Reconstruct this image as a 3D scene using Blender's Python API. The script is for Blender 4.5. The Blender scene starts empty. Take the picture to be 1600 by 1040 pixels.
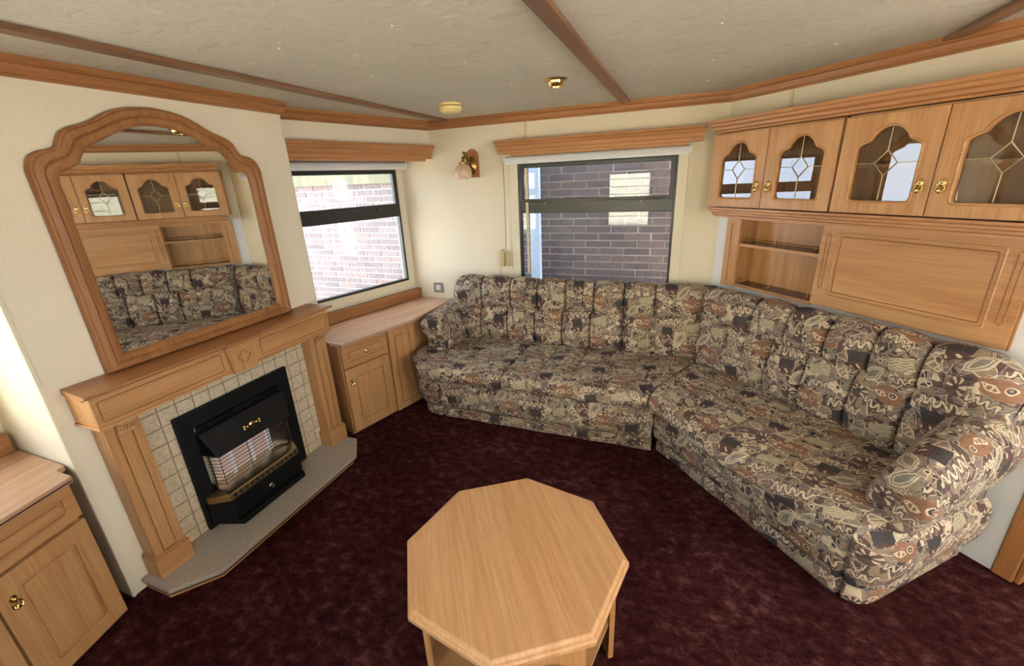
import bpy, bmesh, math, random
from math import sin, cos, pi, sqrt, atan2, radians
from mathutils import Vector, Matrix, noise
random.seed(7)
SC = bpy.context.scene
COL = SC.collection

# ------------------------------------------------------------------ camera
CAM_F, YAW, PITCH, ROLL = 670.57, -0.3788, -0.3428, -0.0451
cam_d = bpy.data.cameras.new('camera')
cam_d.sensor_fit = 'HORIZONTAL'
cam_d.sensor_width = 36.0
cam_d.lens = CAM_F / 1600 * 36.0
cam_d.clip_start = 0.02
cam = bpy.data.objects.new('camera', cam_d)
COL.objects.link(cam)
_f = Vector((sin(YAW) * cos(PITCH), cos(YAW) * cos(PITCH), sin(PITCH)))
_r0 = Vector((cos(YAW), -sin(YAW), 0))
_u0 = _r0.cross(_f)
_r = cos(ROLL) * _r0 + sin(ROLL) * _u0
_u = -sin(ROLL) * _r0 + cos(ROLL) * _u0
M = Matrix(((_r.x, _u.x, -_f.x, 1.8397), (_r.y, _u.y, -_f.y, -3.0913), (_r.z, _u.z, -_f.z, 1.5787), (0, 0, 0, 1)))
cam.matrix_world = M
SC.camera = cam

# ------------------------------------------------------------------ light
SC.view_settings.view_transform = 'Standard'
SC.view_settings.look = 'None'
SC.view_settings.gamma = 1.0
SC.view_settings.use_curve_mapping = False
SC.view_settings.exposure = 0.1
SKY = 10.0
wd = bpy.data.worlds.new('sky')
SC.world = wd
wd.use_nodes = True
_bg = wd.node_tree.nodes['Background']
_bg.inputs[0].default_value = (0.68, 0.81, 1.0, 1)
_bg.inputs[1].default_value = SKY
sun_d = bpy.data.lights.new('sun', 'SUN')
sun_d.energy = 200.0
sun_d.angle = radians(0.6)
sun_d.color = (1.0, 0.95, 0.84)
sun = bpy.data.objects.new('sun', sun_d)
COL.objects.link(sun)
_S = Vector((0.28, 0.62, 0.80)).normalized()
sun.rotation_euler = _S.to_track_quat('Z', 'Y').to_euler()

def area(name, loc, direction, w, h, energy, color=(1, 1, 1), portal=False):
    d = bpy.data.lights.new(name, 'AREA')
    d.shape = 'RECTANGLE'; d.size = w; d.size_y = h
    d.energy = energy; d.color = color
    if portal: d.cycles.is_portal = True
    o = bpy.data.objects.new(name, d); COL.objects.link(o)
    o.location = loc
    o.rotation_euler = Vector(direction).to_track_quat('-Z', 'Y').to_euler()
    return o
# added fill lamps brightening the room from unseen openings in front and end walls
area('fill_front', (2.6, -3.70, 1.3), (-0.1, 1, 0), 0.56, 0.8, 15.0, (1.0, 0.98, 0.95))
area('fill_end', (4.36, -2.5, 1.3), (-1, 0.1, 0), 1.5, 1.1, 9.0, (1.0, 0.97, 0.92))

for _n, _l, _d, _w, _h in (('portal_back', (1.25, 0.08, 1.25), (0, -1, 0), 1.08, 0.9), ('portal_left', (-0.50, -0.53, 1.25), (0.963, -0.269, 0), 1.0, 0.9),
                           ('portal_near_left', (-0.50, -3.09, 1.25), (0.963, 0.269, 0), 1.0, 0.9), ('portal_front', (1.085, -3.72, 1.26), (0, 1, 0), 0.6, 0.8)):
    area(_n, _l, _d, _w, _h, 1.0, portal=True)

# ------------------------------------------------------------------ frames of reference: origin, s axis, n axis (into the room)
A_, B_ = 0.8313, 0.2724
FR = {
    'G': ((0, 0), (1, 0), (0, 1)),
    'B': ((0, 0), (1, 0), (0, -1)),
    'C': ((-0.18, 0), (0, -1), (1, 0)),
    'W': ((0, 0), (-sin(B_), -cos(B_)), (cos(B_), -sin(B_))),
    'L': ((0, -3.62), (-sin(B_), cos(B_)), (cos(B_), sin(B_))),
    'R': ((2.0569, 0), (cos(A_), -sin(A_)), (-sin(A_), -cos(A_))),
    'F': ((0, -3.62), (1, 0), (0, 1)),
}
def sgn(F):
    _, s, n = FR[F]
    return 1 if s[0] * n[1] - s[1] * n[0] > 0 else -1
def wpt(F, s, n, z):
    o, S, N = FR[F]
    return Vector((o[0] + s * S[0] + n * N[0], o[1] + s * S[1] + n * N[1], z))
def fmat(F, o):
    _, S, N = FR[F]
    g = sgn(F)
    p = wpt(F, *o)
    return Matrix(((S[0], g * N[0], 0, p.x), (S[1], g * N[1], 0, p.y), (0, 0, 1, p.z), (0, 0, 0, 1)))

# ------------------------------------------------------------------ node helpers and materials
def lin(r, g, b):
    f = lambda c: (c / 255 / 12.92) if c / 255 <= 0.04045 else ((c / 255 + 0.055) / 1.055) ** 2.4
    return (f(r), f(g), f(b), 1.0)

class NT:
    def __init__(self, name, rough=0.6):
        self.m = bpy.data.materials.new(name); self.m.use_nodes = True
        self.t = self.m.node_tree
        self.b = self.t.nodes['Principled BSDF']
        self.b.inputs['Roughness'].default_value = rough
    def n(self, typ, **kw):
        x = self.t.nodes.new(typ)
        for k, v in kw.items(): setattr(x, k, v)
        return x
    def l(self, a, b): self.t.links.new(a, b)
    def put(self, sock, v):
        if isinstance(v, EX): self.l(v.s, sock)
        elif hasattr(v, 'is_output'): self.l(v, sock)
        else: sock.default_value = v
    def math(self, op, *a):
        x = self.n('ShaderNodeMath', operation=op)
        for i, v in enumerate(a): self.put(x.inputs[i], v)
        return EX(self, x.outputs[0])
    def coord(self, out='Object'): return self.n('ShaderNodeTexCoord').outputs[out]
    def mapping(self, vec, scale=(1, 1, 1), rand=0.0):
        m = self.n('ShaderNodeMapping'); self.l(vec, m.inputs['Vector'])
        m.inputs['Scale'].default_value = scale
        if rand:
            oi = self.n('ShaderNodeObjectInfo')
            mu = self.n('ShaderNodeVectorMath', operation='SCALE')
            cb = self.n('ShaderNodeCombineXYZ')
            for i in range(3): self.l(oi.outputs['Random'], cb.inputs[i])
            self.l(cb.outputs[0], mu.inputs[0]); mu.inputs['Scale'].default_value = rand
            self.l(mu.outputs[0], m.inputs['Location'])
        return m.outputs[0]
    def noise(self, vec, scale, detail=3, rough=0.5, dist=0.0):
        x = self.n('ShaderNodeTexNoise'); self.l(vec, x.inputs['Vector'])
        x.inputs['Scale'].default_value = scale; x.inputs['Detail'].default_value = detail
        x.inputs['Roughness'].default_value = rough; x.inputs['Distortion'].default_value = dist
        return x.outputs[0]
    def ramp(self, fac, stops, interp='LINEAR'):
        r = self.n('ShaderNodeValToRGB'); r.color_ramp.interpolation = interp
        e = r.color_ramp.elements
        while len(e) < len(stops): e.new(0.5)
        for x, (p, c) in zip(e, stops): x.position = p; x.color = c
        self.put(r.inputs[0], fac)
        return r.outputs[0]
    def mix(self, fac, a, b, blend='MIX'):
        x = self.n('ShaderNodeMix', data_type='RGBA', blend_type=blend)
        self.put(x.inputs[0], fac); self.put(x.inputs[6], a); self.put(x.inputs[7], b)
        return x.outputs[2]
    def color(self, v): self.put(self.b.inputs['Base Color'], v)
    def bump(self, h, strength=0.3, dist=0.002):
        b = self.n('ShaderNodeBump'); self.put(b.inputs['Height'], h)
        b.inputs['Strength'].default_value = strength; b.inputs['Distance'].default_value = dist
        self.l(b.outputs[0], self.b.inputs['Normal'])

class EX:
    def __init__(self, nt, s): self.nt, self.s = nt, s
    def _o(self, op, *a): return self.nt.math(op, self, *a)
    def __add__(self, b): return self._o('ADD', b)
    __radd__ = __add__
    def __sub__(self, b): return self._o('SUBTRACT', b)
    def __rsub__(self, b): return self.nt.math('SUBTRACT', b, self)
    def __mul__(self, b): return self._o('MULTIPLY', b)
    __rmul__ = __mul__
    def __truediv__(self, b): return self._o('DIVIDE', b)
    def abs(self): return self._o('ABSOLUTE')
    def sin(self): return self._o('SINE')
    def lt(self, b): return self._o('LESS_THAN', b)
    def gt(self, b): return self._o('GREATER_THAN', b)
    def max(self, b): return self._o('MAXIMUM', b)
    def min(self, b): return self._o('MINIMUM', b)

def plain(name, col, rough=0.6, metal=0.0, spec=None, bump=0.0, bscale=300):
    t = NT(name, rough); t.color(col)
    t.b.inputs['Metallic'].default_value = metal
    if spec is not None: t.b.inputs['Specular IOR Level'].default_value = spec
    if bump: t.bump(t.noise(t.coord(), bscale, 2), bump, 0.001)
    return t.m

def wood(name, dark, mid, light, axis, rough=0.38, spec=0.35):
    t = NT(name, rough)
    sc = [16.0, 16.0, 16.0]; sc['xyz'.index(axis)] = 0.9
    v = t.mapping(t.coord(), sc, 9.0)
    a = t.noise(v, 1.0, 4, 0.55, 0.8)
    sc2 = [130.0, 130.0, 130.0]; sc2['xyz'.index(axis)] = 5.0
    b = t.noise(t.mapping(t.coord(), sc2, 9.0), 1.0, 2, 0.6)
    c = t.ramp(a, [(0.28, dark), (0.5, mid), (0.72, light)])
    c2 = t.ramp(b, [(0.35, (0.80, 0.77, 0.73, 1)), (0.6, (1, 1, 1, 1))])
    t.color(t.mix(0.75, c, c2, 'MULTIPLY'))
    t.b.inputs['Specular IOR Level'].default_value = spec
    t.bump(b, 0.08, 0.001)
    return t.m

LW = (lin(176, 124, 76), lin(190, 140, 90), lin(200, 152, 102))
TW = (lin(146, 95, 54), lin(162, 109, 64), lin(176, 123, 76))
MW = (lin(140, 92, 52), lin(156, 106, 63), lin(169, 119, 73))
LWx, LWz, LWy = [wood('light oak grain ' + a, *LW, a) for a in 'xzy']
TWx, TWy = wood('orange oak trim x', *TW, 'x'), wood('orange oak trim y', *TW, 'y')
MWx, MWz = wood('honey oak x', *MW, 'x', 0.45, 0.25), wood('honey oak z', *MW, 'z', 0.45, 0.25)
CWx = wood('light honey oak x', lin(164, 112, 68), lin(180, 127, 80), lin(192, 140, 92), 'x')
BATTEN = wood('brown batten wood', lin(116, 80, 56), lin(130, 92, 66), lin(142, 104, 76), 'y')
WORKTOP = wood('pinkish oak laminate', lin(178, 136, 106), lin(190, 148, 117), lin(199, 160, 130), 'x', 0.25, 0.5)
TABLETOP = wood('oak table top', lin(192, 140, 92), lin(202, 152, 103), lin(209, 162, 114), 'y', 0.36, 0.4)
DARKSHELF = wood('dark brown shelf', lin(60, 34, 22), lin(72, 42, 28), lin(84, 50, 34), 'x', 0.2, 0.6)
INNER = wood('brown cupboard inside', lin(160, 124, 88), lin(172, 136, 98), lin(182, 146, 108), 'z', 0.5)

def wall_mat():
    t = NT('cream embossed wallpaper', 0.75)
    v = t.coord()
    n1 = t.noise(v, 3.0, 3)
    n2 = t.noise(v, 160, 3, 0.6)
    t.color(t.mix(0.5, t.ramp(n1, [(0.3, lin(228, 212, 180)), (0.7, lin(236, 222, 192))]),
                  t.ramp(n2, [(0.3, lin(218, 201, 168)), (0.7, lin(240, 227, 198))])))
    t.bump(n2, 0.22, 0.002)
    t.b.inputs['Specular IOR Level'].default_value = 0.25
    return t.m
WALL = wall_mat()
WHITEWALL = plain('white painted board', lin(232, 228, 220), 0.7, bump=0.2, bscale=160)

def ceil_mat():
    t = NT('mottled grey beige ceiling paper', 0.85)
    v = t.mapping(t.coord(), (1.0, 1.0, 1.0))
    n1 = t.noise(t.mapping(t.coord(), (9, 18, 1)), 1.0, 4, 0.6, 1.2)
    n2 = t.noise(v, 2.0, 2)
    c = t.ramp(n1, [(0.30, lin(192, 186, 170)), (0.48, lin(212, 206, 190)), (0.55, lin(202, 195, 178)), (0.75, lin(222, 216, 200))])
    c2 = t.ramp(n2, [(0.3, (0.93, 0.93, 0.93, 1)), (0.7, (1, 1, 1, 1))])
    t.color(t.mix(1.0, c, c2, 'MULTIPLY'))
    t.bump(n1, 0.25, 0.003)
    return t.m
CEIL = ceil_mat()

def carpet_mat():
    t = NT('maroon mottled carpet', 0.95)
    v = t.coord()
    big = t.noise(v, 2.6, 4, 0.6, 0.4)
    mid = t.noise(t.mapping(v, (1.0, 1.35, 1.0)), 17, 6, 0.72, 0.25)
    fib = t.noise(t.mapping(v, (1.0, 1.0, 1.0)), 130, 3, 0.75)
    fine = t.noise(v, 520, 2, 0.7)
    k = EX(t, mid) * 0.62 + EX(t, big) * 0.22 + EX(t, fib) * 0.16
    c = t.ramp(k, [(0.38, lin(42, 14, 15)), (0.47, lin(58, 23, 23)), (0.54, lin(76, 37, 36)), (0.64, lin(112, 72, 66))])
    c2 = t.ramp(fine, [(0.25, (0.45, 0.45, 0.45, 1)), (0.75, (1.3, 1.3, 1.3, 1))])
    t.color(t.mix(0.8, c, c2, 'MULTIPLY'))
    h = EX(t, fine) * 0.8 + EX(t, fib) * 0.9 + EX(t, mid) * 0.6
    t.bump(h, 0.7, 0.010)
    t.b.inputs['Specular IOR Level'].default_value = 0.05
    return t.m
CARPET = carpet_mat()

def fabric_mat():
    """Upholstery print: patchwork ground with repeated leaf, eye, fan, dart and squiggle motifs, on UVs in metres."""
    t = NT('patterned upholstery fabric', 0.85)
    uv = t.coord('UV')
    cream, khaki, taupe = lin(204, 186, 156), lin(146, 126, 104), lin(124, 106, 97)
    sage, brown, rust = lin(132, 123, 108), lin(94, 76, 67), lin(138, 102, 78)
    slate, plum = lin(68, 62, 60), lin(92, 66, 60)
    wob = t.n('ShaderNodeTexNoise'); t.l(uv, wob.inputs['Vector']); wob.inputs['Scale'].default_value = 11; wob.inputs['Detail'].default_value = 3
    vm = t.n('ShaderNodeVectorMath', operation='MULTIPLY_ADD')
    t.l(wob.outputs['Color'], vm.inputs[0]); vm.inputs[1].default_value = (0.045, 0.045, 0); t.l(uv, vm.inputs[2])
    P = vm.outputs[0]
    def voro(scale, feature='F1', dim='Color'):
        x = t.n('ShaderNodeTexVoronoi', feature=feature, voronoi_dimensions='2D')
        t.l(P, x.inputs['Vector']); x.inputs['Scale'].default_value = scale
        return x
    v1 = voro(21); e1 = voro(21, 'DISTANCE_TO_EDGE')
    v2 = voro(48); e2 = voro(48, 'DISTANCE_TO_EDGE')
    r1 = t.n('ShaderNodeSeparateColor'); t.l(v1.outputs['Color'], r1.inputs[0])
    r2 = t.n('ShaderNodeSeparateColor'); t.l(v2.outputs['Color'], r2.inputs[0])
    base = t.ramp(r1.outputs[0], [(0.0, taupe), (0.2, khaki), (0.36, sage), (0.5, brown), (0.62, khaki), (0.74, taupe), (0.86, cream), (0.93, plum)], 'CONSTANT')
    small = t.ramp(r2.outputs[0], [(0.0, khaki), (0.25, brown), (0.42, cream), (0.6, sage), (0.78, taupe), (0.9, slate)], 'CONSTANT')
    col = t.mix(EX(t, r2.outputs[1]).gt(0.58), base, small)
    d1, d2 = EX(t, e1.outputs['Distance']), EX(t, e2.outputs['Distance'])
    col = t.mix(d1.lt(0.045) * EX(t, r1.outputs[1]).gt(0.4), col, cream)
    col = t.mix(d1.lt(0.05) * EX(t, r1.outputs[1]).lt(0.25), col, slate)
    col = t.mix(d2.lt(0.05) * EX(t, r2.outputs[2]).gt(0.72), col, cream)
    # tile coordinates
    T = 0.30
    sp = t.n('ShaderNodeSeparateXYZ'); t.l(P, sp.inputs[0])
    X = EX(t, sp.outputs[0]) / T; Y = EX(t, sp.outputs[1]) / T
    col_i = X._o('FLOOR')
    Y = Y + col_i._o('MODULO', 2.0).abs() * 0.47
    U = X._o('FRACT'); V = Y._o('FRACT')
    def loc(cx, cy, a):
        ca, sa = cos(a), sin(a)
        dx, dy = U - cx, V - cy
        return dx * ca + dy * sa, dy * ca - dx * sa
    def rect(p, w, h): return p[0].abs().lt(w) * p[1].abs().lt(h)
    def rad(p): return (p[0] * p[0] + p[1] * p[1])._o('SQRT')
    def leaf(p, a, h):   # vesica
        R = (a * a + h * h) / (2 * h); c = R - h
        return ((p[0] * p[0] + (p[1].abs() + c) * (p[1].abs() + c))._o('SQRT')) - R
    # dark block with plum darts
    p = loc(0.27, 0.70, 0.15)
    col = t.mix(rect(p, 0.125, 0.09), col, slate)
    col = t.mix(rect((p[0], p[1] + 0.13), 0.11, 0.06), col, plum)
    z = (p[0] * 55 + p[1] * 40).sin()
    col = t.mix(rect((p[0], p[1] + 0.14), 0.10, 0.03) * z.gt(0.55), col, cream)
    # rust patch with an eye and small leaf
    p = loc(0.75, 0.30, -0.3)
    col = t.mix(leaf(p, 0.21, 0.13).lt(0.0), col, rust)
    q = (p[0] - 0.07, p[1] - 0.03); r = rad(q)
    col = t.mix(r.lt(0.047), col, cream); col = t.mix(r.lt(0.033), col, slate); col = t.mix(r.lt(0.018), col, khaki)
    q = (p[0] + 0.08, p[1] + 0.025); lf = leaf(q, 0.085, 0.035)
    col = t.mix(lf.abs().lt(0.008), col, cream)
    col = t.mix(lf.lt(0.0) * (q[0] * 110).sin().gt(0.45), col, cream)
    # pale scribbled patch
    p = loc(0.80, 0.80, 0.2)
    col = t.mix(rect(p, 0.135, 0.08), col, lin(190, 180, 146))
    z = (p[1] * 190 + (p[0] * 45).sin() * 1.6).sin()
    col = t.mix(rect(p, 0.13, 0.075) * z.gt(0.62), col, taupe)
    # large leaf in cream outline
    p = loc(0.52, 0.55, 0.9); lf = leaf(p, 0.16, 0.075)
    col = t.mix(lf.lt(0.0), col, sage)
    col = t.mix(lf.abs().lt(0.011), col, cream)
    col = t.mix((lf + 0.03).abs().lt(0.007), col, cream)
    p = loc(0.10, 0.42, -0.7); lf = leaf(p, 0.13, 0.06)
    col = t.mix(lf.lt(0.0), col, khaki)
    col = t.mix(lf.abs().lt(0.010), col, cream)
    col = t.mix(lf.lt(-0.01) * (p[0] * 95).sin().gt(0.5), col, cream)
    # fan of petals
    p = loc(0.40, 0.22, 0.0); r = rad(p)
    ang = p[1]._o('ARCTAN2', p[0])
    col = t.mix(r.lt(0.115), col, brown)
    col = t.mix(r.lt(0.11) * r.gt(0.035) * (ang * 7).sin().gt(0.0) * (ang + 0.6).sin().gt(-0.5), col, khaki)
    col = t.mix(r.lt(0.105) * r.gt(0.045) * (ang * 7).sin().gt(0.45) * (ang + 0.6).sin().gt(-0.5), col, cream)
    col = t.mix(r.lt(0.03), col, slate)
    # squiggles: distance to a sine, corrected for its slope
    def squiggle(col, cx, cy, a, k, A, half, w):
        p = loc(cx, cy, a)
        ph = p[0] * k
        sl = (ph + 1.5708).sin() * (A * k)
        dist = (p[1] - ph.sin() * A).abs() / (sl * sl + 1.0)._o('SQRT')
        inr = p[0].abs().lt(half)
        col = t.mix((dist.lt(w * 2.0)) * inr, col, brown)
        return t.mix(dist.lt(w) * inr, col, cream)
    col = squiggle(col, 0.30, 0.90, 0.10, 62, 0.045, 0.24, 0.0145)
    col = squiggle(col, 0.66, 0.10, -0.35, 68, 0.034, 0.15, 0.012)
    col = squiggle(col, 0.84, 0.56, 0.25, 66, 0.038, 0.14, 0.012)
    # rings
    for cx, cy, rr in ((0.13, 0.14, 0.035), (0.56, 0.78, 0.03), (0.93, 0.55, 0.028)):
        r = rad(loc(cx, cy, 0))
        col = t.mix(r.lt(rr), col, cream); col = t.mix(r.lt(rr * 0.62), col, slate)
    fine = t.noise(uv, 900, 2, 0.7)
    weave = t.ramp(fine, [(0.3, (0.74, 0.74, 0.74, 1)), (0.7, (1.08, 1.08, 1.08, 1))])
    hatch = t.noise(t.mapping(uv, (45, 130, 1)), 1.0, 4, 0.7)
    hc = t.ramp(hatch, [(0.32, (0.62, 0.60, 0.58, 1)), (0.62, (1.12, 1.12, 1.12, 1))])
    col = t.mix(0.7, col, weave, 'MULTIPLY')
    col = t.mix(0.85, col, hc, 'MULTIPLY')
    col = t.mix(1.0, col, (0.97, 0.95, 0.94, 1), 'MULTIPLY')
    t.color(col)
    t.bump(fine, 0.25, 0.001)
    t.b.inputs['Specular IOR Level'].default_value = 0.2
    t.b.inputs['Sheen Weight'].default_value = 0.02
    return t.m
FABRIC = fabric_mat()

BLACK = plain('dark bronze window metal', lin(38, 33, 28), 0.38, 0.0, 0.5)
BLACKFIRE = plain('matt black enamel', lin(10, 11, 11), 0.55, 0.0, 0.25)
CREAMP = plain('cream painted surround', lin(226, 214, 182), 0.5)
WHITEP = plain('white plastic', lin(226, 224, 216), 0.4)
BLIND = plain('white roller blind cloth', lin(214, 212, 206), 0.6)
BRASS = plain('polished brass', lin(228, 200, 132), 0.2, 1.0)
OLDBRASS = plain('antique brass', lin(206, 182, 128), 0.34, 1.0)
LEAD = plain('pale brass leading', lin(196, 176, 130), 0.35, 0.6)
TRAY = plain('brushed warm steel', lin(206, 194, 168), 0.22, 1.0)
GLINTWHITE = plain('white glint', lin(248, 246, 242), 0.3)
LAMPBRASS = plain('dark antique brass', lin(150, 120, 72), 0.25, 1.0)
JOINT = plain('tan joint strip', lin(212, 194, 150), 0.5)
GUARD = plain('dark steel wire', lin(62, 50, 44), 0.4, 0.6)
CHROME = plain('polished steel', lin(190, 188, 184), 0.2, 1.0)
STEEL = plain('dull grey steel', lin(110, 106, 100), 0.35, 1.0)
YELLOWP = plain('yellowed plastic', lin(240, 216, 140), 0.45)
DARKGAP = plain('dark slot', lin(30, 26, 20), 0.8)
GROUTM = plain('brown grout', lin(158, 132, 102), 0.9)
SHADEG = None
MIRRORM = plain('mirror silver', (0.80, 0.80, 0.78, 1), 0.015, 1.0)
TAUPEP = plain('bronze grey switch plate', lin(150, 138, 120), 0.4, 0.3)
BEIGEP = plain('beige plastic', lin(200, 180, 132), 0.5)
CORDM = plain('grey beige cord', lin(150, 140, 120), 0.7)
PIPE = plain('pale blue painted pipe', lin(196, 216, 236), 0.45)
MORTAR = plain('grey mortar', lin(176, 172, 168), 0.95, bump=0.5, bscale=60)
PAVING = plain('grey paving', lin(108, 105, 100), 0.9)
CLAD = plain('cream cladding', lin(242, 237, 212), 0.6)
ROOFM = plain('grey roof felt', lin(120, 120, 118), 0.9)
GREENBOARD = None

def shade_glass():
    t = NT('alabaster glass', 0.3)
    n = t.noise(t.coord(), 22, 3, 0.6, 1.0)
    t.color(t.ramp(n, [(0.3, lin(206, 166, 132)), (0.7, lin(232, 200, 170))]))
    t.b.inputs['Subsurface Weight'].default_value = 0.15
    return t.m
SHADEG = shade_glass()

def board_mat():
    t = NT('weathered pale green board', 0.7)
    n = t.noise(t.mapping(t.coord(), (6, 1, 0.5)), 1.0, 3, 0.6)
    t.color(t.ramp(n, [(0.3, lin(66, 68, 48)), (0.5, lin(92, 90, 72)), (0.7, lin(112, 108, 90))]))
    return t.m
GREENBOARD = board_mat()

def glass(name, tint=(1, 1, 1, 1), refl=1.0):
    m = bpy.data.materials.new(name); m.use_nodes = True
    t = m.node_tree; t.nodes.clear()
    o = t.nodes.new('ShaderNodeOutputMaterial')
    mix = t.nodes.new('ShaderNodeMixShader')
    tr = t.nodes.new('ShaderNodeBsdfTransparent'); tr.inputs[0].default_value = tint
    gl = t.nodes.new('ShaderNodeBsdfGlossy'); gl.inputs['Roughness'].default_value = 0.0
    fr = t.nodes.new('ShaderNodeFresnel'); fr.inputs[0].default_value = 1.5
    mu = t.nodes.new('ShaderNodeMath'); mu.operation = 'MULTIPLY'; mu.inputs[1].default_value = refl
    ge = t.nodes.new('ShaderNodeNewGeometry')          # no second reflection where the ray leaves the thin sheet
    inv = t.nodes.new('ShaderNodeMath'); inv.operation = 'SUBTRACT'; inv.inputs[0].default_value = 1.0
    t.links.new(ge.outputs['Backfacing'], inv.inputs[1])
    mu2 = t.nodes.new('ShaderNodeMath'); mu2.operation = 'MULTIPLY'; mu2.use_clamp = True
    t.links.new(fr.outputs[0], mu.inputs[0]); t.links.new(mu.outputs[0], mu2.inputs[0]); t.links.new(inv.outputs[0], mu2.inputs[1])
    t.links.new(mu2.outputs[0], mix.inputs[0])
    t.links.new(tr.outputs[0], mix.inputs[1]); t.links.new(gl.outputs[0], mix.inputs[2])
    t.links.new(mix.outputs[0], o.inputs[0])
    return m
PANE = glass('window glass', (0.97, 0.98, 0.98, 1), 2.6)
DOORGLASS = glass('smoked cabinet glass', (0.92, 0.89, 0.84, 1), 2.4)

def brick_mat():
    t = NT('purple brown brick', 0.9)
    oi = t.n('ShaderNodeObjectInfo')
    n = t.noise(t.mapping(t.coord(), (1, 1, 1), 5.0), 30, 4, 0.65)
    a = t.ramp(oi.outputs['Random'], [(0.0, lin(98, 89, 94)), (0.4, lin(110, 101, 106)), (0.75, lin(116, 100, 100)), (1.0, lin(94, 88, 95))])
    b = t.ramp(n, [(0.3, (0.68, 0.68, 0.7, 1)), (0.7, (1.15, 1.12, 1.12, 1))])
    t.color(t.mix(1.0, a, b, 'MULTIPLY'))
    t.bump(n, 0.5, 0.004)
    return t.m
BRICK = brick_mat()

def tile_mat():
    t = NT('beige mottled tile', 0.35)
    n = t.noise(t.mapping(t.coord(), (1, 1, 1), 7.0), 70, 4, 0.7, 0.5)
    t.color(t.ramp(n, [(0.3, lin(176, 152, 118)), (0.5, lin(206, 186, 152)), (0.7, lin(218, 202, 172))]))
    t.bump(n, 0.25, 0.002)
    return t.m
TILE = tile_mat()

def stone_mat():
    t = NT('grey speckled hearth stone', 0.5)
    n = t.noise(t.coord(), 260, 3, 0.8); n2 = t.noise(t.coord(), 60, 2, 0.6)
    c = t.ramp(n, [(0.3, lin(136, 122, 108)), (0.5, lin(172, 160, 144)), (0.68, lin(200, 190, 174))])
    t.color(t.mix(0.2, c, t.ramp(n2, [(0.3, lin(144, 132, 116)), (0.7, lin(196, 186, 170))])))
    return t.m
STONE = stone_mat()

def radiant_mat():
    t = NT('pink ceramic radiant', 0.7)
    v = t.mapping(t.coord(), (420, 1, 300))
    sp = t.n('ShaderNodeSeparateXYZ'); t.l(v, sp.inputs[0])
    k = (EX(t, sp.outputs[0]).sin() * EX(t, sp.outputs[2]).sin())
    t.color(t.mix(k.gt(0.35), lin(240, 214, 196), lin(206, 164, 140)))
    return t.m
RADIANT = radiant_mat()

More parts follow.
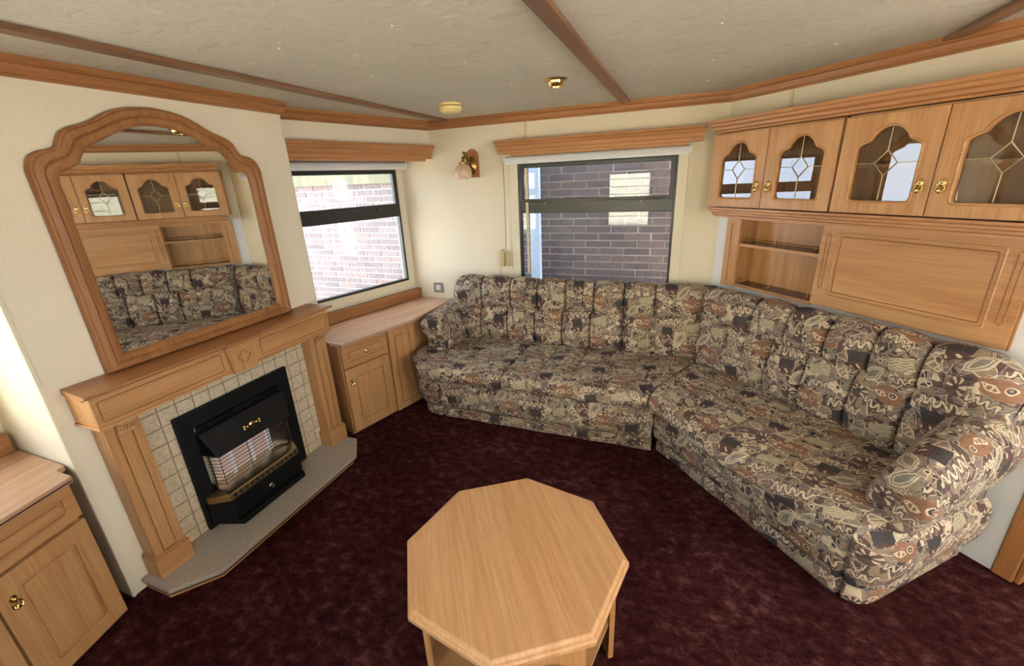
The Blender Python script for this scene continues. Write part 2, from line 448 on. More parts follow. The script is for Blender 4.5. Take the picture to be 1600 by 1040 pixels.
# ------------------------------------------------------------------ mesh builder, in frame coordinates (s, n, z)
class MB:
    def __init__(self): self.bm = bmesh.new(); self.uv = None
    def v(self, p): return self.bm.verts.new(p)
    def face(self, vs):
        try: return self.bm.faces.new(vs)
        except ValueError: return None
    def box(self, s0, s1, n0, n1, z0, z1, k0=0.0, k1=0.0):
        """k0, k1: mitre, the end plane is shifted by k*n"""
        V = {}
        for i, s in enumerate((s0, s1)):
            for j, n in enumerate((n0, n1)):
                for l_, z in enumerate((z0, z1)):
                    V[i, j, l_] = self.v((s + (k0, k1)[i] * n, n, z))
        for q in (((0,0,0),(0,0,1),(0,1,1),(0,1,0)), ((1,0,0),(1,1,0),(1,1,1),(1,0,1)), ((0,0,0),(1,0,0),(1,0,1),(0,0,1)),
                  ((0,1,0),(0,1,1),(1,1,1),(1,1,0)), ((0,0,0),(0,1,0),(1,1,0),(1,0,0)), ((0,0,1),(1,0,1),(1,1,1),(0,1,1))):
            self.face([V[c] for c in q])
        return self
    def extr_s(self, prof, s0, s1, k0=0.0, k1=0.0):
        """profile [(n,z)] swept along s"""
        a = [self.v((s0 + k0 * n, n, z)) for n, z in prof]; b = [self.v((s1 + k1 * n, n, z)) for n, z in prof]
        m = len(prof)
        for i in range(m): self.face([a[i], a[(i + 1) % m], b[(i + 1) % m], b[i]])
        self.face(a); self.face(b[::-1])
        return self
    def extr_z(self, poly, z0, z1):
        a = [self.v((s, n, z0)) for s, n in poly]; b = [self.v((s, n, z1)) for s, n in poly]
        m = len(poly)
        for i in range(m): self.face([a[i], a[(i + 1) % m], b[(i + 1) % m], b[i]])
        self.face(a); self.face(b[::-1])
        return self
    def extr_n(self, poly, n0, n1, hole=None):
        """polygon [(s,z)] with an optional hole, thick in n"""
        loops = [poly] + ([hole] if hole else [])
        rings = []
        for lp in loops:
            a = [self.v((s, n0, z)) for s, z in lp]; b = [self.v((s, n1, z)) for s, z in lp]
            m = len(lp)
            for i in range(m): self.face([a[i], a[(i + 1) % m], b[(i + 1) % m], b[i]])
            rings.append((a, b))
        if not hole:
            self.face(rings[0][0]); self.face(rings[0][1][::-1])
        else:
            for side in (0, 1):
                ed = []
                for r in rings:
                    vs = r[side]; m = len(vs)
                    for i in range(m):
                        e = self.bm.edges.get((vs[i], vs[(i + 1) % m]))
                        ed.append(e)
                bmesh.ops.triangle_fill(self.bm, use_beauty=True, use_dissolve=False, edges=ed)
        return self
    def tube(self, pts, r, seg=6, closed=False, cap=True):
        pts = [Vector(p) for p in pts]
        m = len(pts); rings = []
        rr = r if isinstance(r, (list, tuple)) else [r] * m
        prev = None
        for i, p in enumerate(pts):
            a = pts[(i - 1) % m] if (closed or i) else p
            b = pts[(i + 1) % m] if (closed or i < m - 1) else p
            d = (b - a)
            if d.length < 1e-9: d = Vector((0, 0, 1))
            d.normalize()
            if prev is None:
                up = Vector((0, 0, 1)) if abs(d.z) < 0.9 else Vector((1, 0, 0))
                x = d.cross(up).normalized()
            else:
                x = (prev - d * prev.dot(d))
                x = x.normalized() if x.length > 1e-6 else d.orthogonal().normalized()
            prev = x
            y = d.cross(x)
            rings.append([self.v(p + (x * cos(2 * pi * k / seg) + y * sin(2 * pi * k / seg)) * rr[i]) for k in range(seg)])
        for i in range(m if closed else m - 1):
            A, Bq = rings[i], rings[(i + 1) % m]
            for k in range(seg): self.face([A[k], A[(k + 1) % seg], Bq[(k + 1) % seg], Bq[k]])
        if cap and not closed:
            self.face(rings[0][::-1]); self.face(rings[-1])
        return self
    def lathe(self, prof, c, axis='z', seg=20, scale=(1, 1)):
        """profile [(radius, height)] about an axis through c"""
        rings = []
        for r, h in prof:
            ring = []
            for k in range(seg):
                a = 2 * pi * k / seg; x, y = cos(a) * r * scale[0], sin(a) * r * scale[1]
                if axis == 'z': p = (c[0] + x, c[1] + y, c[2] + h)
                elif axis == 'n': p = (c[0] + x, c[1] + h, c[2] + y)
                else: p = (c[0] + h, c[1] + x, c[2] + y)
                ring.append(self.v(p))
            rings.append(ring)
        for A, Bq in zip(rings, rings[1:]):
            for k in range(seg): self.face([A[k], A[(k + 1) % seg], Bq[(k + 1) % seg], Bq[k]])
        self.face(rings[0][::-1]); self.face(rings[-1])
        return self
    def ball(self, c, r, seg=10, sc=(1, 1, 1)):
        m = Matrix.Translation(c) @ Matrix.Diagonal((sc[0], sc[1], sc[2], 1))
        bmesh.ops.create_uvsphere(self.bm, u_segments=seg, v_segments=max(4, seg // 2 + 1), radius=r, matrix=m)
        return self
    def grid(self, P, UV, closed_v=False, cap0=False, cap1=False):
        """P[i][j] points with UV[i][j] in metres"""
        if self.uv is None: self.uv = self.bm.loops.layers.uv.new('UVMap')
        V = [[self.v(p) for p in row] for row in P]
        for i in range(len(V) - 1):
            m = len(V[i])
            for j in range(m if closed_v else m - 1):
                j2 = (j + 1) % m
                f = self.face([V[i][j], V[i + 1][j], V[i + 1][j2], V[i][j2]])
                if not f: continue
                uu = [UV[i][j], UV[i + 1][j], UV[i + 1][j2], UV[i][j2]]
                if closed_v and j2 == 0:
                    per = UV[i][-1][1] + 0.02
                    uu[2] = (UV[i + 1][0][0], per); uu[3] = (UV[i][0][0], per)
                for lo, u in zip(f.loops, uu): lo[self.uv].uv = u
        for flag, row, rev in ((cap0, V[0], True), (cap1, V[-1], False)):
            if flag:
                f = self.face(row[::-1] if rev else row)
                if f:
                    for lo in f.loops: lo[self.uv].uv = (lo.vert.co.y + 0.2 * lo.vert.co.x, lo.vert.co.z)
        return self

def mk_obj(name, mb, mat, F, org, parent=None, smooth=False, bevel=0.0, seg=2):
    """link one mesh object; geometry is given in frame coordinates, org is its origin in that frame"""
    g = sgn(F); bm = mb.bm
    for v in bm.verts: v.co = Vector((v.co.x - org[0], (v.co.y - org[1]) * g, v.co.z - org[2]))
    bmesh.ops.recalc_face_normals(bm, faces=bm.faces[:])
    if smooth:
        for f in bm.faces: f.smooth = True
        for e in bm.edges:
            if len(e.link_faces) == 2 and e.calc_face_angle(0) > radians(38): e.smooth = False
    me = bpy.data.meshes.new(name); bm.to_mesh(me); bm.free()
    me.materials.append(mat)
    o = bpy.data.objects.new(name, me); COL.objects.link(o)
    if bevel:
        b = o.modifiers.new('bevel', 'BEVEL'); b.width = bevel; b.segments = seg; b.limit_method = 'ANGLE'; b.angle_limit = radians(35)
    if parent is not None: o.parent = parent
    else: o.matrix_world = fmat(F, org)
    return o

def tag(o, label, cat, group=None, kind=None):
    if label: o['label'] = label
    if cat: o['category'] = cat
    if group: o['group'] = group
    if kind: o['kind'] = kind
    return o

class Thing:
    def __init__(self, name, label, cat, F, org, group=None, kind=None):
        self.F, self.org = F, org
        self.o = bpy.data.objects.new(name, None); COL.objects.link(self.o)
        self.o.empty_display_size = 0.1
        self.o.matrix_world = fmat(F, org)
        tag(self.o, label, cat, group, kind)
    def part(self, name, mb, mat, parent=None, label=None, **kw):
        o = mk_obj(name, mb, mat, self.F, self.org, parent or self.o, **kw)
        if label: o['label'] = label
        return o

def struct(name, mb, mat, F='G', org=(0, 0, 0), **kw):
    o = mk_obj(name, mb, mat, F, org, None, **kw)
    o['kind'] = 'structure'
    return o
def solo(name, label, cat, mb, mat, F, org, group=None, **kw):
    return tag(mk_obj(name, mb, mat, F, org, None, **kw), label, cat, group)

def lerp(a, b, t): return a + (b - a) * t
def smooth_path(pts, k=3, closed=False):
    """Catmull-Rom through 2D points"""
    out = []; m = len(pts)
    for i in range(m if closed else m - 1):
        g = lambda j: pts[j % m] if closed else pts[max(0, min(m - 1, j))]
        p0, p1, p2, p3 = g(i - 1), g(i), g(i + 1), g(i + 2)
        for q in range(k):
            t = q / k
            out.append(tuple(0.5 * (2 * p1[c] + (p2[c] - p0[c]) * t + (2 * p0[c] - 5 * p1[c] + 4 * p2[c] - p3[c]) * t * t + (3 * p1[c] - p0[c] - 3 * p2[c] + p3[c]) * t ** 3) for c in range(len(p1))))
    if not closed: out.append(tuple(pts[-1]))
    return out
def roundrect(s0, s1, z0, z1, r, k=4):
    out = []
    for cx, cz, a0 in ((s1 - r, z1 - r, 0), (s0 + r, z1 - r, pi / 2), (s0 + r, z0 + r, pi), (s1 - r, z0 + r, 1.5 * pi)):
        for i in range(k + 1):
            a = a0 + pi / 2 * i / k
            out.append((cx + r * cos(a), cz + r * sin(a)))
    return out

# ------------------------------------------------------------------ the setting
H = 2.01
mb = MB(); mb.extr_z([(-0.35, 0.1), (4.4, 0.1), (4.4, -3.75), (-0.35, -3.73), (-0.66, -2.5), (-0.66, -1.1)], -0.06, 0.0); struct('floor', mb, CARPET)
mb = MB(); mb.extr_z([(-0.35, 0.12), (4.45, 0.12), (4.45, -3.78), (-0.35, -3.75), (-0.67, -2.5), (-0.67, -1.1)], H, H + 0.06)
ceil = struct('ceiling', mb, CEIL, 'G', (0, 0, H))
sb_ = MB()
for x in (0.58, 1.015, 1.905, 2.33, 3.16):
    for y in (-0.405, -0.875, -1.375, -1.845, -2.33, -2.8):
        if x > 2.2 and y > -0.9 * (x - 2.0): pass
        sb_.lathe([(0.0045, 0.0), (0.0045, -0.002), (0.002, -0.004)], (x, y, H), seg=6)
o = mk_obj('screw_heads', sb_, WHITEP, 'G', (0, 0, H), ceil); o['kind'] = 'stuff'
o['label'] = 'tiny pale screw heads dotting the ceiling'
mb = MB(); mb.extr_z([(-0.36, 0.14), (4.5, 0.14), (4.5, -3.8), (-0.36, -3.76), (-0.68, -2.5), (-0.68, -1.1)], H + 0.06, H + 0.28); mb.box(-0.45, 4.5, 0.14, 0.40, H + 0.22, H + 0.28); struct('ceiling_roof', mb, ROOFM)  # unseen eave strip added to block skylight from bricks behind the back window

# back wall with window opening
WB = (0.71, 1.788, 0.815, 1.69)      # window in the back wall: s0 s1 z0 z1
WW = (0.14, 1.12, 0.815, 1.70)       # windows of the two angled end walls
def holed(mb, s0, s1, n0, n1, z0, z1, hole, k0=0, k1=0):
    a, b, c, d = hole
    mb.box(s0, a, n0, n1, z0, z1, k0, 0); mb.box(b, s1, n0, n1, z0, z1, 0, k1)
    mb.box(a, b, n0, n1, z0, c); mb.box(a, b, n0, n1, d, z1)
    return mb
struct('wall_back', holed(MB(), -0.36, 2.085, -0.06, 0.0, 0, H, WB), WALL, 'B')
KW = -0.2795
for F, side in (('W', 'left'), ('L', 'near_left')):
    mb = holed(MB(), 0, 1.30, -0.32, -0.2586, 0, 1.78, WW, KW, 0)
    mb.box(0, 1.25, -0.32, 0.0, 1.775, H, KW, 0)
    struct('wall_' + side, mb, WALL, F)
mb = MB(); mb.box(1.175, 2.445, -0.47, 0.0, 0, H); struct('wall_chimney', mb, WALL, 'C')
mb = holed(MB(), 0, 1.6, -0.06, 0.0, 0, H, (0.175, 0.685, 0.892, 1.305), 0.4, 0); struct('wall_right', mb, WALL, 'R')
mb = holed(MB(), 0.004, 1.598, 0.0, 0.003, 0, 1.33, (0.175, 0.685, 0.892, 1.305)); WHITEPANEL_MB = mb
# passage beyond the right wall, and the long side behind the camera
mb = MB(); mb.box(3.20, 4.4, -1.20, -1.14, 0, H); struct('wall_passage', mb, WALL, 'G')
mb = holed(MB(), -3.75, -1.14, 0, 0.06, 0, H, (-3.3, -1.7, 0.75, 1.85))
def yswap(mb):
    for v in mb.bm.verts: v.co = Vector((4.34 + v.co.y, v.co.x, v.co.z))
    return mb
struct('wall_end', yswap(mb), WALL, 'G')
mb = MB()
WF2, WF3 = (0.785, 1.385, 0.855, 1.668), (2.30, 2.90, 0.90, 1.75)  # WF3: unseen window, added and sized to fill the room with light
edges_ = [-0.36, 0.785, 1.385, 2.30, 2.90, 4.42]
hol = {(0.785, 1.385): WF2, (2.30, 2.90): WF3}
for a, b in zip(edges_, edges_[1:]):
    h = hol.get((a, b))
    if h: mb.box(a, b, -0.06, 0, 0, h[2]); mb.box(a, b, -0.06, 0, h[3], H)
    else: mb.box(a, b, -0.06, 0, 0, H)
struct('wall_front', mb, WALL, 'F')

# cornices and battens
def cornice_prof(d=0.045):
    return [(0, 1.95), (0.010, 1.95), (0.013, 1.957), (0.022, 1.960), (0.027, 1.972), (0.030, 1.985), (0.039, 1.988), (d, 1.997), (d, H), (0, H)]
T_ = 1
def trim(mb, mat, F, org=(0, 0, 1.95), **kw):
    global T_
    o = struct('trim_%d' % T_, mb, mat, F, org, **kw); T_ += 1
    return o
tA = math.tan(pi / 4 - A_ / 2 + 0) if False else math.tan(A_ / 2)
tB = math.tan((pi / 2 - B_) / 2 - 0) if False else math.tan(pi / 4 - B_ / 2)
# interior angle back/left is 105.6 deg, back/right 132.4 deg: mitre shift = cot(half angle)
cotL = 1 / math.tan((pi / 2 + B_) / 2); cotR = 1 / math.tan((pi - A_) / 2)
trim(MB().extr_s(cornice_prof(), 0, 2.0569, cotL, -cotR), TWx, 'B')
trim(MB().extr_s(cornice_prof(), 0, 1.219, cotL, -0.2795), TWx, 'W')
trim(MB().extr_s(cornice_prof(), 1.165, 2.455, 0, 0), TWx, 'C')
trim(MB().extr_s(cornice_prof(), 0, 1.60, cotR, 0), TWx, 'R')
trim(MB().extr_s(cornice_prof(), 0.06, 1.02, 0, 0), TWx, 'L')
for x, y1 in ((0.168, -0.035), (1.453, -0.035), (2.72, -0.76)):
    trim(MB().extr_z([(x - 0.028, -3.6), (x + 0.028, -3.6), (x + 0.028, y1 - (0.05 if x > 2 else 0)), (x - 0.028, y1)], H - 0.017, H), BATTEN, 'G', (x, -1.8, H), bevel=0.003)
# wallpaper joint strips
trim(MB().box(0.766, 0.784, 0, 0.005, 0.9, 1.95), JOINT, 'B', (0.774, 0, 0))
trim(MB().box(0.370, 0.386, 0, 0.005, 1.84, 1.95), JOINT, 'R', (0.378, 0, 0))
trim(MB().box(1.178, 1.186, 0.0, 0.003, 0.9, 1.95), CREAMP, 'C', (1.18, 0, 0))
trim(MB().box(2.434, 2.444, 0.0, 0.006, 0.0, 1.95), CREAMP, 'C', (2.44, 0, 0))
trim(WHITEPANEL_MB, WHITEWALL, 'R', (0.8, 0, 0))
# wooden post at the end of the right wall
trim(MB().box(1.600, 1.662, -0.06, 0.012, 0, H).box(1.662, 1.680, -0.06, 0.0, 0, H), MWz, 'R', (1.63, 0, 0), bevel=0.004)

# windows
def window(idx, F, n, R, handles, cream=True, zt=(1.34, 1.436)):
    s0, s1, z0, z1 = R
    T = Thing('window_%d' % idx, None, None, F, ((s0 + s1) / 2, n, z0), kind='structure')
    m = MB()
    m.box(s0, s0 + 0.016, n - 0.035, n + 0.006, z0, z1); m.box(s1 - 0.016, s1, n - 0.035, n + 0.006, z0, z1)
    m.box(s0 + 0.016, s1 - 0.016, n - 0.035, n + 0.006, z0, z0 + 0.016); m.box(s0 + 0.016, s1 - 0.016, n - 0.035, n + 0.006, z1 - 0.02, z1)
    T.part('window_frame', m, BLACK, bevel=0.003)
    T.part('transom', MB().box(s0 + 0.014, s1 - 0.014, n - 0.035, n + 0.004, *zt), BLACK, bevel=0.004)
    a, b, c, d = s0 + 0.014, s1 - 0.014, zt[1] - 0.018, z1 - 0.014
    w = 0.026
    m = MB(); m.extr_n([(a, c), (b, c), (b, d), (a, d)], n - 0.02, n + 0.010, [(a + w, c + w * 0.8), (b - w, c + w * 0.8), (b - w, d - w), (a + w, d - w)])
    sash = T.part('sash', m, BLACK, bevel=0.003)
    T.part('pane', MB().box(a + w, b - w, n - 0.012, n - 0.009, c + w * 0.8, d - w), PANE)
    T.part('pane', MB().box(s0 + 0.016, s1 - 0.016, n - 0.024, n - 0.021, z0 + 0.016, zt[0]), PANE)
    for hs, dirn in handles:
        m = MB(); m.box(hs - 0.022, hs + 0.022, n + 0.008, n + 0.02, zt[1] - 0.030, zt[1] - 0.010)
        m.box(min(hs, hs + dirn * 0.125), max(hs, hs + dirn * 0.125), n + 0.010, n + 0.018, zt[1] - 0.014, zt[1] - 0.006)
        hd = T.part('window_stay', m, BLACK, bevel=0.002)
        T.part('catch', MB().box(hs - 0.006, hs + 0.006, n + 0.018, n + 0.022, zt[1] - 0.034, zt[1] - 0.020), STEEL, parent=hd)
    if cream:
        e = 0.062; q = n + 0.010
        m = MB()
        m.extr_n([(s0 - e, z0 - e), (s1 + e, z0 - e), (s1 + e, z1 + 0.04), (s0 - e, z1 + 0.04)], n - 0.001, q, [(s0, z0), (s1, z0), (s1, z1), (s0, z1)])
        T.part('surround', m, CREAMP, bevel=0.003)
    return T
window(1, 'B', 0.0, WB, [(0.917, -1), (1.576, 1)])
window(2, 'W', -0.2586, WW, [(0.34, 1)])
window(3, 'L', -0.2586, WW, [(0.34, 1)])
for i, (R, zt) in enumerate(((WF2, (1.588, 1.612)), (WF3, (1.44, 1.50)))):
    window(4 + i, 'F', 0.0, R, [], True, zt)

# ------------------------------------------------------------------ pelmets, blinds
def pelmet_prof(n0, z0, z1, d):
    h = z1 - z0
    return [(n0, z0), (n0 + 0.62 * d, z0), (n0 + 0.62 * d, z0 + 0.22 * h), (n0 + 0.72 * d, z0 + 0.30 * h), (n0 + 0.72 * d, z0 + 0.55 * h),
            (n0 + 0.82 * d, z0 + 0.62 * h), (n0 + 0.90 * d, z0 + 0.78 * h), (n0 + d, z0 + 0.84 * h), (n0 + d, z1), (n0, z1)]
def pelmet(name, label, F, s0, s1, n0, z0, z1, d, k0, k1):
    T = Thing(name, label, 'pelmet', F, ((s0 + s1) / 2, n0, z0))
    T.part('valance', MB().extr_s(pelmet_prof(n0, z0, z1, d), s0, s1, k0, k1), CWx, bevel=0.0015)
    T.part('lower_rail', MB().box(s0 + 0.06, s1 - 0.06, n0 + 0.004, n0 + d * 0.5, z0 - 0.018, z0), CWx, bevel=0.002)
    return T
pelmet('window_pelmet', 'long moulded orange wood pelmet above the window behind the sofa', 'B', 0.615, 1.90, 0.0, 1.750, 1.834, 0.10, -0.45, 0.35)
pelmet('window_pelmet', 'moulded orange wood pelmet above the left window beside the mirror', 'W', 0.028, 1.217, 0.0, 1.752, 1.842, 0.085, 0.0, -0.2795)
solo('blind_headboard', 'thin orange wood board over the roller blind of the left window', 'board', MB().box(0.045, 1.14, -0.21, -0.14, 1.745, 1.772), TWx, 'W', (0.6, -0.2, 1.745))
def blind(label, F, s0, s1, n, z0, z1):
    T = Thing('roller_blind', label, 'blind', F, ((s0 + s1) / 2, n, z0))
    r = (z1 - z0) / 2
    T.part('roll', MB().tube([(s0 + 0.01, n + r, z0 + r), (s1 - 0.01, n + r, z0 + r)], r, 14), BLIND, smooth=True)
    T.part('bottom_bar', MB().box(s0 + 0.015, s1 - 0.015, n + 2 * r - 0.012, n + 2 * r - 0.003, z0 - 0.004, z0 + 0.012), WHITEP)
    for s in (s0, s1 - 0.01):
        T.part('end_bracket', MB().box(s, s + 0.01, n, n + 2 * r, z0 + 0.002, z1), WHITEP)
    return T
BLIND_B = blind('white rolled-up blind under the long pelmet behind the sofa', 'B', 0.625, 1.862, 0.011, 1.684, 1.731)
blind('white rolled-up blind at the top of the left window', 'W', 0.065, 1.13, -0.247, 1.692, 1.743)

# ------------------------------------------------------------------ cabinet panels
def raised_panel(s0, s1, z0, z1, n, t, inset, r=0.012):
    """a slab with a routed rounded rectangle: list of (mesh) slab + raised field"""
    m = MB()
    g = 0.012
    outer = [(s0, z0), (s1, z0), (s1, z1), (s0, z1)]
    hole = roundrect(s0 + inset, s1 - inset, z0 + inset, z1 - inset, r)
    m.extr_n(outer, n, n + t, hole)
    field = roundrect(s0 + inset + g, s1 - inset - g, z0 + inset + g, z1 - inset - g, max(0.003, r - g * 0.4))
    m.box(s0 + inset - 0.002, s1 - inset + 0.002, n, n + t * 0.55, z0 + inset - 0.002, z1 - inset + 0.002)
    m.extr_n(field, n + t * 0.5, n + t * 0.97)
    return m

def knob_drop(s, n, z, k=1.0):
    m = MB()
    m.lathe([(0.013 * k, 0), (0.012 * k, 0.004), (0.006 * k, 0.006)], (s, n, z + 0.012 * k), 'n', 10, (0.8, 1.2))
    m.ball((s, n + 0.009, z + 0.014 * k), 0.006 * k, 8)
    m.tube([(s - 0.009 * k, n + 0.008, z + 0.006 * k), (s - 0.012 * k, n + 0.011, z - 0.010 * k), (s, n + 0.013, z - 0.020 * k), (s + 0.012 * k, n + 0.011, z - 0.010 * k), (s + 0.009 * k, n + 0.008, z + 0.006 * k)], 0.0033 * k, 6)
    m.ball((s, n + 0.012, z - 0.012 * k), 0.007 * k, 8, (0.9, 0.7, 1.3))
    return m

def corner_unit(F, tagtxt, label_c, label_w, grp, mirror_door):
    T = Thing('corner_cabinet', label_c, 'cabinet', F, (0.8, 0.0, 0.0))
    nf = 0.195
    s0, s1 = 0.535, 1.137
    k = 0.04
    m = MB()
    m.box(s1 - 0.016, s1, -0.25, nf, 0, 0.632, 0.0, 0.0)
    m.box(s0, s1, -0.256, -0.25, 0.0, 0.632)
    m.box(s0 + 0.01, s1 - 0.016, -0.25, nf, 0.0, 0.03)
    m.box(0.768, 0.784, -0.25, nf, 0.03, 0.632)
    m.box(0.784, s1 - 0.016, -0.25, nf - 0.002, 0.462, 0.478)
    m.extr_z([(s0, nf), (s0 + 0.016, nf), (0.10, 0.075), (0.085, 0.09)], 0.0, 0.632)
    T.part('carcass', m, LWz)
    T.part('fixed_panel', raised_panel(s0 + 0.004, 0.767, 0.004, 0.630, nf, 0.02, 0.045), LWz, bevel=0.002)
    d = T.part('door', raised_panel(0.784, 1.131, 0.02, 0.470, nf, 0.02, 0.062), LWz, bevel=0.002)
    hs = 0.816 if mirror_door else 1.096
    T.part('door_handle', knob_drop(hs, nf + 0.02, 0.375, 0.95), BRASS, parent=d, smooth=True)
    w = T.part('drawer', raised_panel(0.784, 1.131, 0.478, 0.630, nf, 0.02, 0.040), LWx, bevel=0.002)
    T.part('drawer_knob', MB().lathe([(0.011, 0), (0.011, 0.003), (0.005, 0.006), (0.009, 0.014), (0.004, 0.019)], (0.955, nf + 0.02, 0.552), 'n', 12), BRASS, parent=w, smooth=True)
    # worktop lies on the cabinet
    poly = [(0.073, -0.258), (-0.022, 0.090), (0.505, 0.222), (0.535, 0.240), (1.130, 0.240), (1.150, 0.150), (1.155, 0.145), (1.155, -0.258)]
    W = Thing('cabinet_worktop', label_w, 'worktop', F, (0.6, 0.0, 0.632))
    W.part('top', MB().extr_z(poly, 0.632, 0.657), WORKTOP, bevel=0.006)
    W.part('upstand', MB().box(0.062, 1.155, -0.247, -0.200, 0.657, 0.737, 0.02, 0), MWx, bevel=0.008)
    return T
corner_unit('W', 'right', 'light oak corner cabinet with drawer and door under the left window', 'pinkish oak worktop with upstand below the left window, next to the sofa', None, False)

# near left cabinet: worktop notched round the chimney wall
def left_unit():
    F = 'L'
    T = Thing('corner_cabinet', 'light oak cabinet cut off by the left picture edge, left of the fireplace', 'cabinet', F, (0.8, 0.0, 0.0))
    nf = 0.172
    m = MB()
    m.box(1.095, 1.111, -0.25, nf, 0, 0.632)
    m.box(0.2, 1.111, -0.256, -0.25, 0, 0.632); m.box(0.2, 1.095, -0.25, nf, 0.0, 0.02)
    m.box(0.822, 0.838, -0.25, nf, 0.02, 0.632); m.box(0.2, 0.216, -0.25, nf, 0, 0.632)
    m.box(0.838, 1.095, -0.25, nf - 0.002, 0.478, 0.496); m.box(0.216, 0.822, -0.25, nf - 0.002, 0.478, 0.496)
    T.part('carcass', m, LWz)
    d = T.part('door', raised_panel(0.826, 1.117, 0.016, 0.480, nf, 0.02, 0.058, 0.02), LWz, bevel=0.003)
    T.part('door_handle', knob_drop(0.860, nf + 0.02, 0.378, 1.1), BRASS, parent=d, smooth=True)
    d = T.part('door', raised_panel(0.40, 0.818, 0.016, 0.480, nf, 0.02, 0.058, 0.02), LWz, bevel=0.003)
    T.part('door_handle', knob_drop(0.785, nf + 0.02, 0.378, 1.1), BRASS, parent=d, smooth=True)
    T.part('drawer', raised_panel(0.826, 1.117, 0.497, 0.632, nf, 0.02, 0.038, 0.016), LWx, bevel=0.003)
    T.part('drawer', raised_panel(0.40, 0.818, 0.497, 0.632, nf, 0.02, 0.038, 0.016), LWx, bevel=0.003)
    W = Thing('cabinet_worktop', 'sunlit pinkish worktop at the left picture edge, notched round the chimney wall', 'worktop', F, (0.6, 0, 0.632))
    poly = [(0.073, -0.258), (0.0, 0.06), (0.30, 0.205), (1.122, 0.205), (1.128, 0.200), (1.150, 0.115), (1.158, 0.108), (1.184, 0.104), (1.288, -0.258)]
    W.part('top', MB().extr_z(poly, 0.633, 0.658), WORKTOP, bevel=0.006)
    W.part('edge_strip', MB().box(0.31, 1.118, 0.2045, 0.2060, 0.640, 0.645), DARKSHELF)
    W.part('upstand', MB().box(0.08, 1.268, -0.248, -0.20, 0.658, 0.738), MWx, bevel=0.01)
left_unit()

# ------------------------------------------------------------------ wall cabinets on the right
ARCH = [(0.5, 1.0), (0.40, 0.985), (0.30, 0.935), (0.235, 0.875), (0.205, 0.83), (0.17, 0.805), (0.10, 0.785), (0.035, 0.755), (0.0, 0.72)]
def arch_outline(s0, s1, z0, z1):
    w, h = s1 - s0, z1 - z0
    left = smooth_path([(x, y) for x, y in ARCH], 2)
    pts = [(s0 + x * w, z0 + y * h) for x, y in left]
    r = 0.016
    pts += [(s0, z0 + r), (s0 + r * 0.3, z0 + r * 0.3), (s0 + r, z0)]
    pts += [(s1 - r, z0), (s1 - r * 0.3, z0 + r * 0.3), (s1, z0 + r)]
    pts += [(s1 - x * w, z0 + y * h) for x, y in left[::-1]][:-1]
    return pts
def wall_cabinet(label, s0, s1):
    F, n1 = 'R', 0.148
    T = Thing('wall_cabinet', label, 'cabinet', F, ((s0 + s1) / 2, 0.0, 1.378), 'glazed wall cupboards')
    z0, z1 = 1.378, 1.772
    mid = (s0 + s1) / 2
    m = MB()
    m.box(s0, s0 + 0.015, 0.001, n1, z0, z1); m.box(s1 - 0.015, s1, 0.001, n1, z0, z1)
    m.box(s0, s1, 0.001, n1, z0, z0 + 0.015); m.box(s0, s1, 0.001, n1, z1 - 0.015, z1)
    m.box(mid - 0.008, mid + 0.008, 0.001, n1 - 0.03, z0, z1)
    T.part('carcass', m, LWz)
    T.part('back_panel', MB().box(s0 + 0.014, s1 - 0.014, 0.001, 0.008, z0 + 0.014, z1 - 0.014), INNER)
    T.part('shelf', MB().box(s0 + 0.015, mid - 0.008, 0.008, n1 - 0.02, 1.562, 1.574), INNER)
    T.part('shelf', MB().box(mid + 0.008, s1 - 0.015, 0.008, n1 - 0.02, 1.562, 1.574), INNER)
    for a, b, hs in ((s0, mid - 0.002, mid - 0.034), (mid + 0.002, s1, mid + 0.034)):
        n0, n2 = n1 + 0.002, n1 + 0.022
        hole = arch_outline(a + 0.068, b - 0.060, 1.432, 1.714)
        m = MB(); m.extr_n([(a, 1.380), (b, 1.380), (b, 1.763), (a, 1.763)], n0, n2, hole)
        d = T.part('door', m, LWz, bevel=0.0015)
        T.part('door_moulding', MB().tube([(s, n2 - 0.001, z) for s, z in arch_outline(a + 0.062, b - 0.054, 1.426, 1.720)], 0.0052, 6, closed=True), LWx, parent=d, smooth=True)
        m = MB(); m.extr_n(hole, n0 + 0.004, n0 + 0.007)
        T.part('glass_pane', m, DOORGLASS, parent=d)
        c, zc, hw = (a + b) / 2 + 0.002, 1.578, 0.040
        g = n0 + 0.009
        m = MB()
        for p, q in (((c, 1.712), (c, zc + 0.048)), ((c, zc + 0.048), (c + hw, zc)), ((c + hw, zc), (c, zc - 0.048)), ((c, zc - 0.048), (c - hw, zc)),
                     ((c - hw, zc), (c, zc + 0.048)), ((c, zc - 0.048), (c, 1.436)), ((c - hw, zc), (a + 0.068, zc)), ((c + hw, zc), (b - 0.064, zc))):
            m.tube([(p[0], g, p[1]), (q[0], g, q[1])], 0.0019, 5)
        T.part('leading', m, LEAD, parent=d)
        T.part('door_handle', knob_drop(hs, n2, 1.488, 1.15), BRASS, parent=d, smooth=True)
    return T
wall_cabinet('left glazed oak wall cupboard, a pair of arched doors next to the window', 0.068, 0.771)
wall_cabinet('right glazed oak wall cupboard, a pair of arched doors cut by the right picture edge', 0.783, 1.488)
cp = [(0.001, 1.775), (0.171, 1.775), (0.175, 1.784), (0.189, 1.788), (0.192, 1.801), (0.207, 1.807), (0.211, 1.820), (0.221, 1.824), (0.221, 1.838), (0.001, 1.838)]
solo('cabinet_cornice', 'stepped oak cornice running along the top of the wall cupboards', 'cornice', MB().extr_s(cp, 0.145, 1.53, -0.38, 0.1), CWx, 'R', (0.8, 0, 1.774), bevel=0.001)
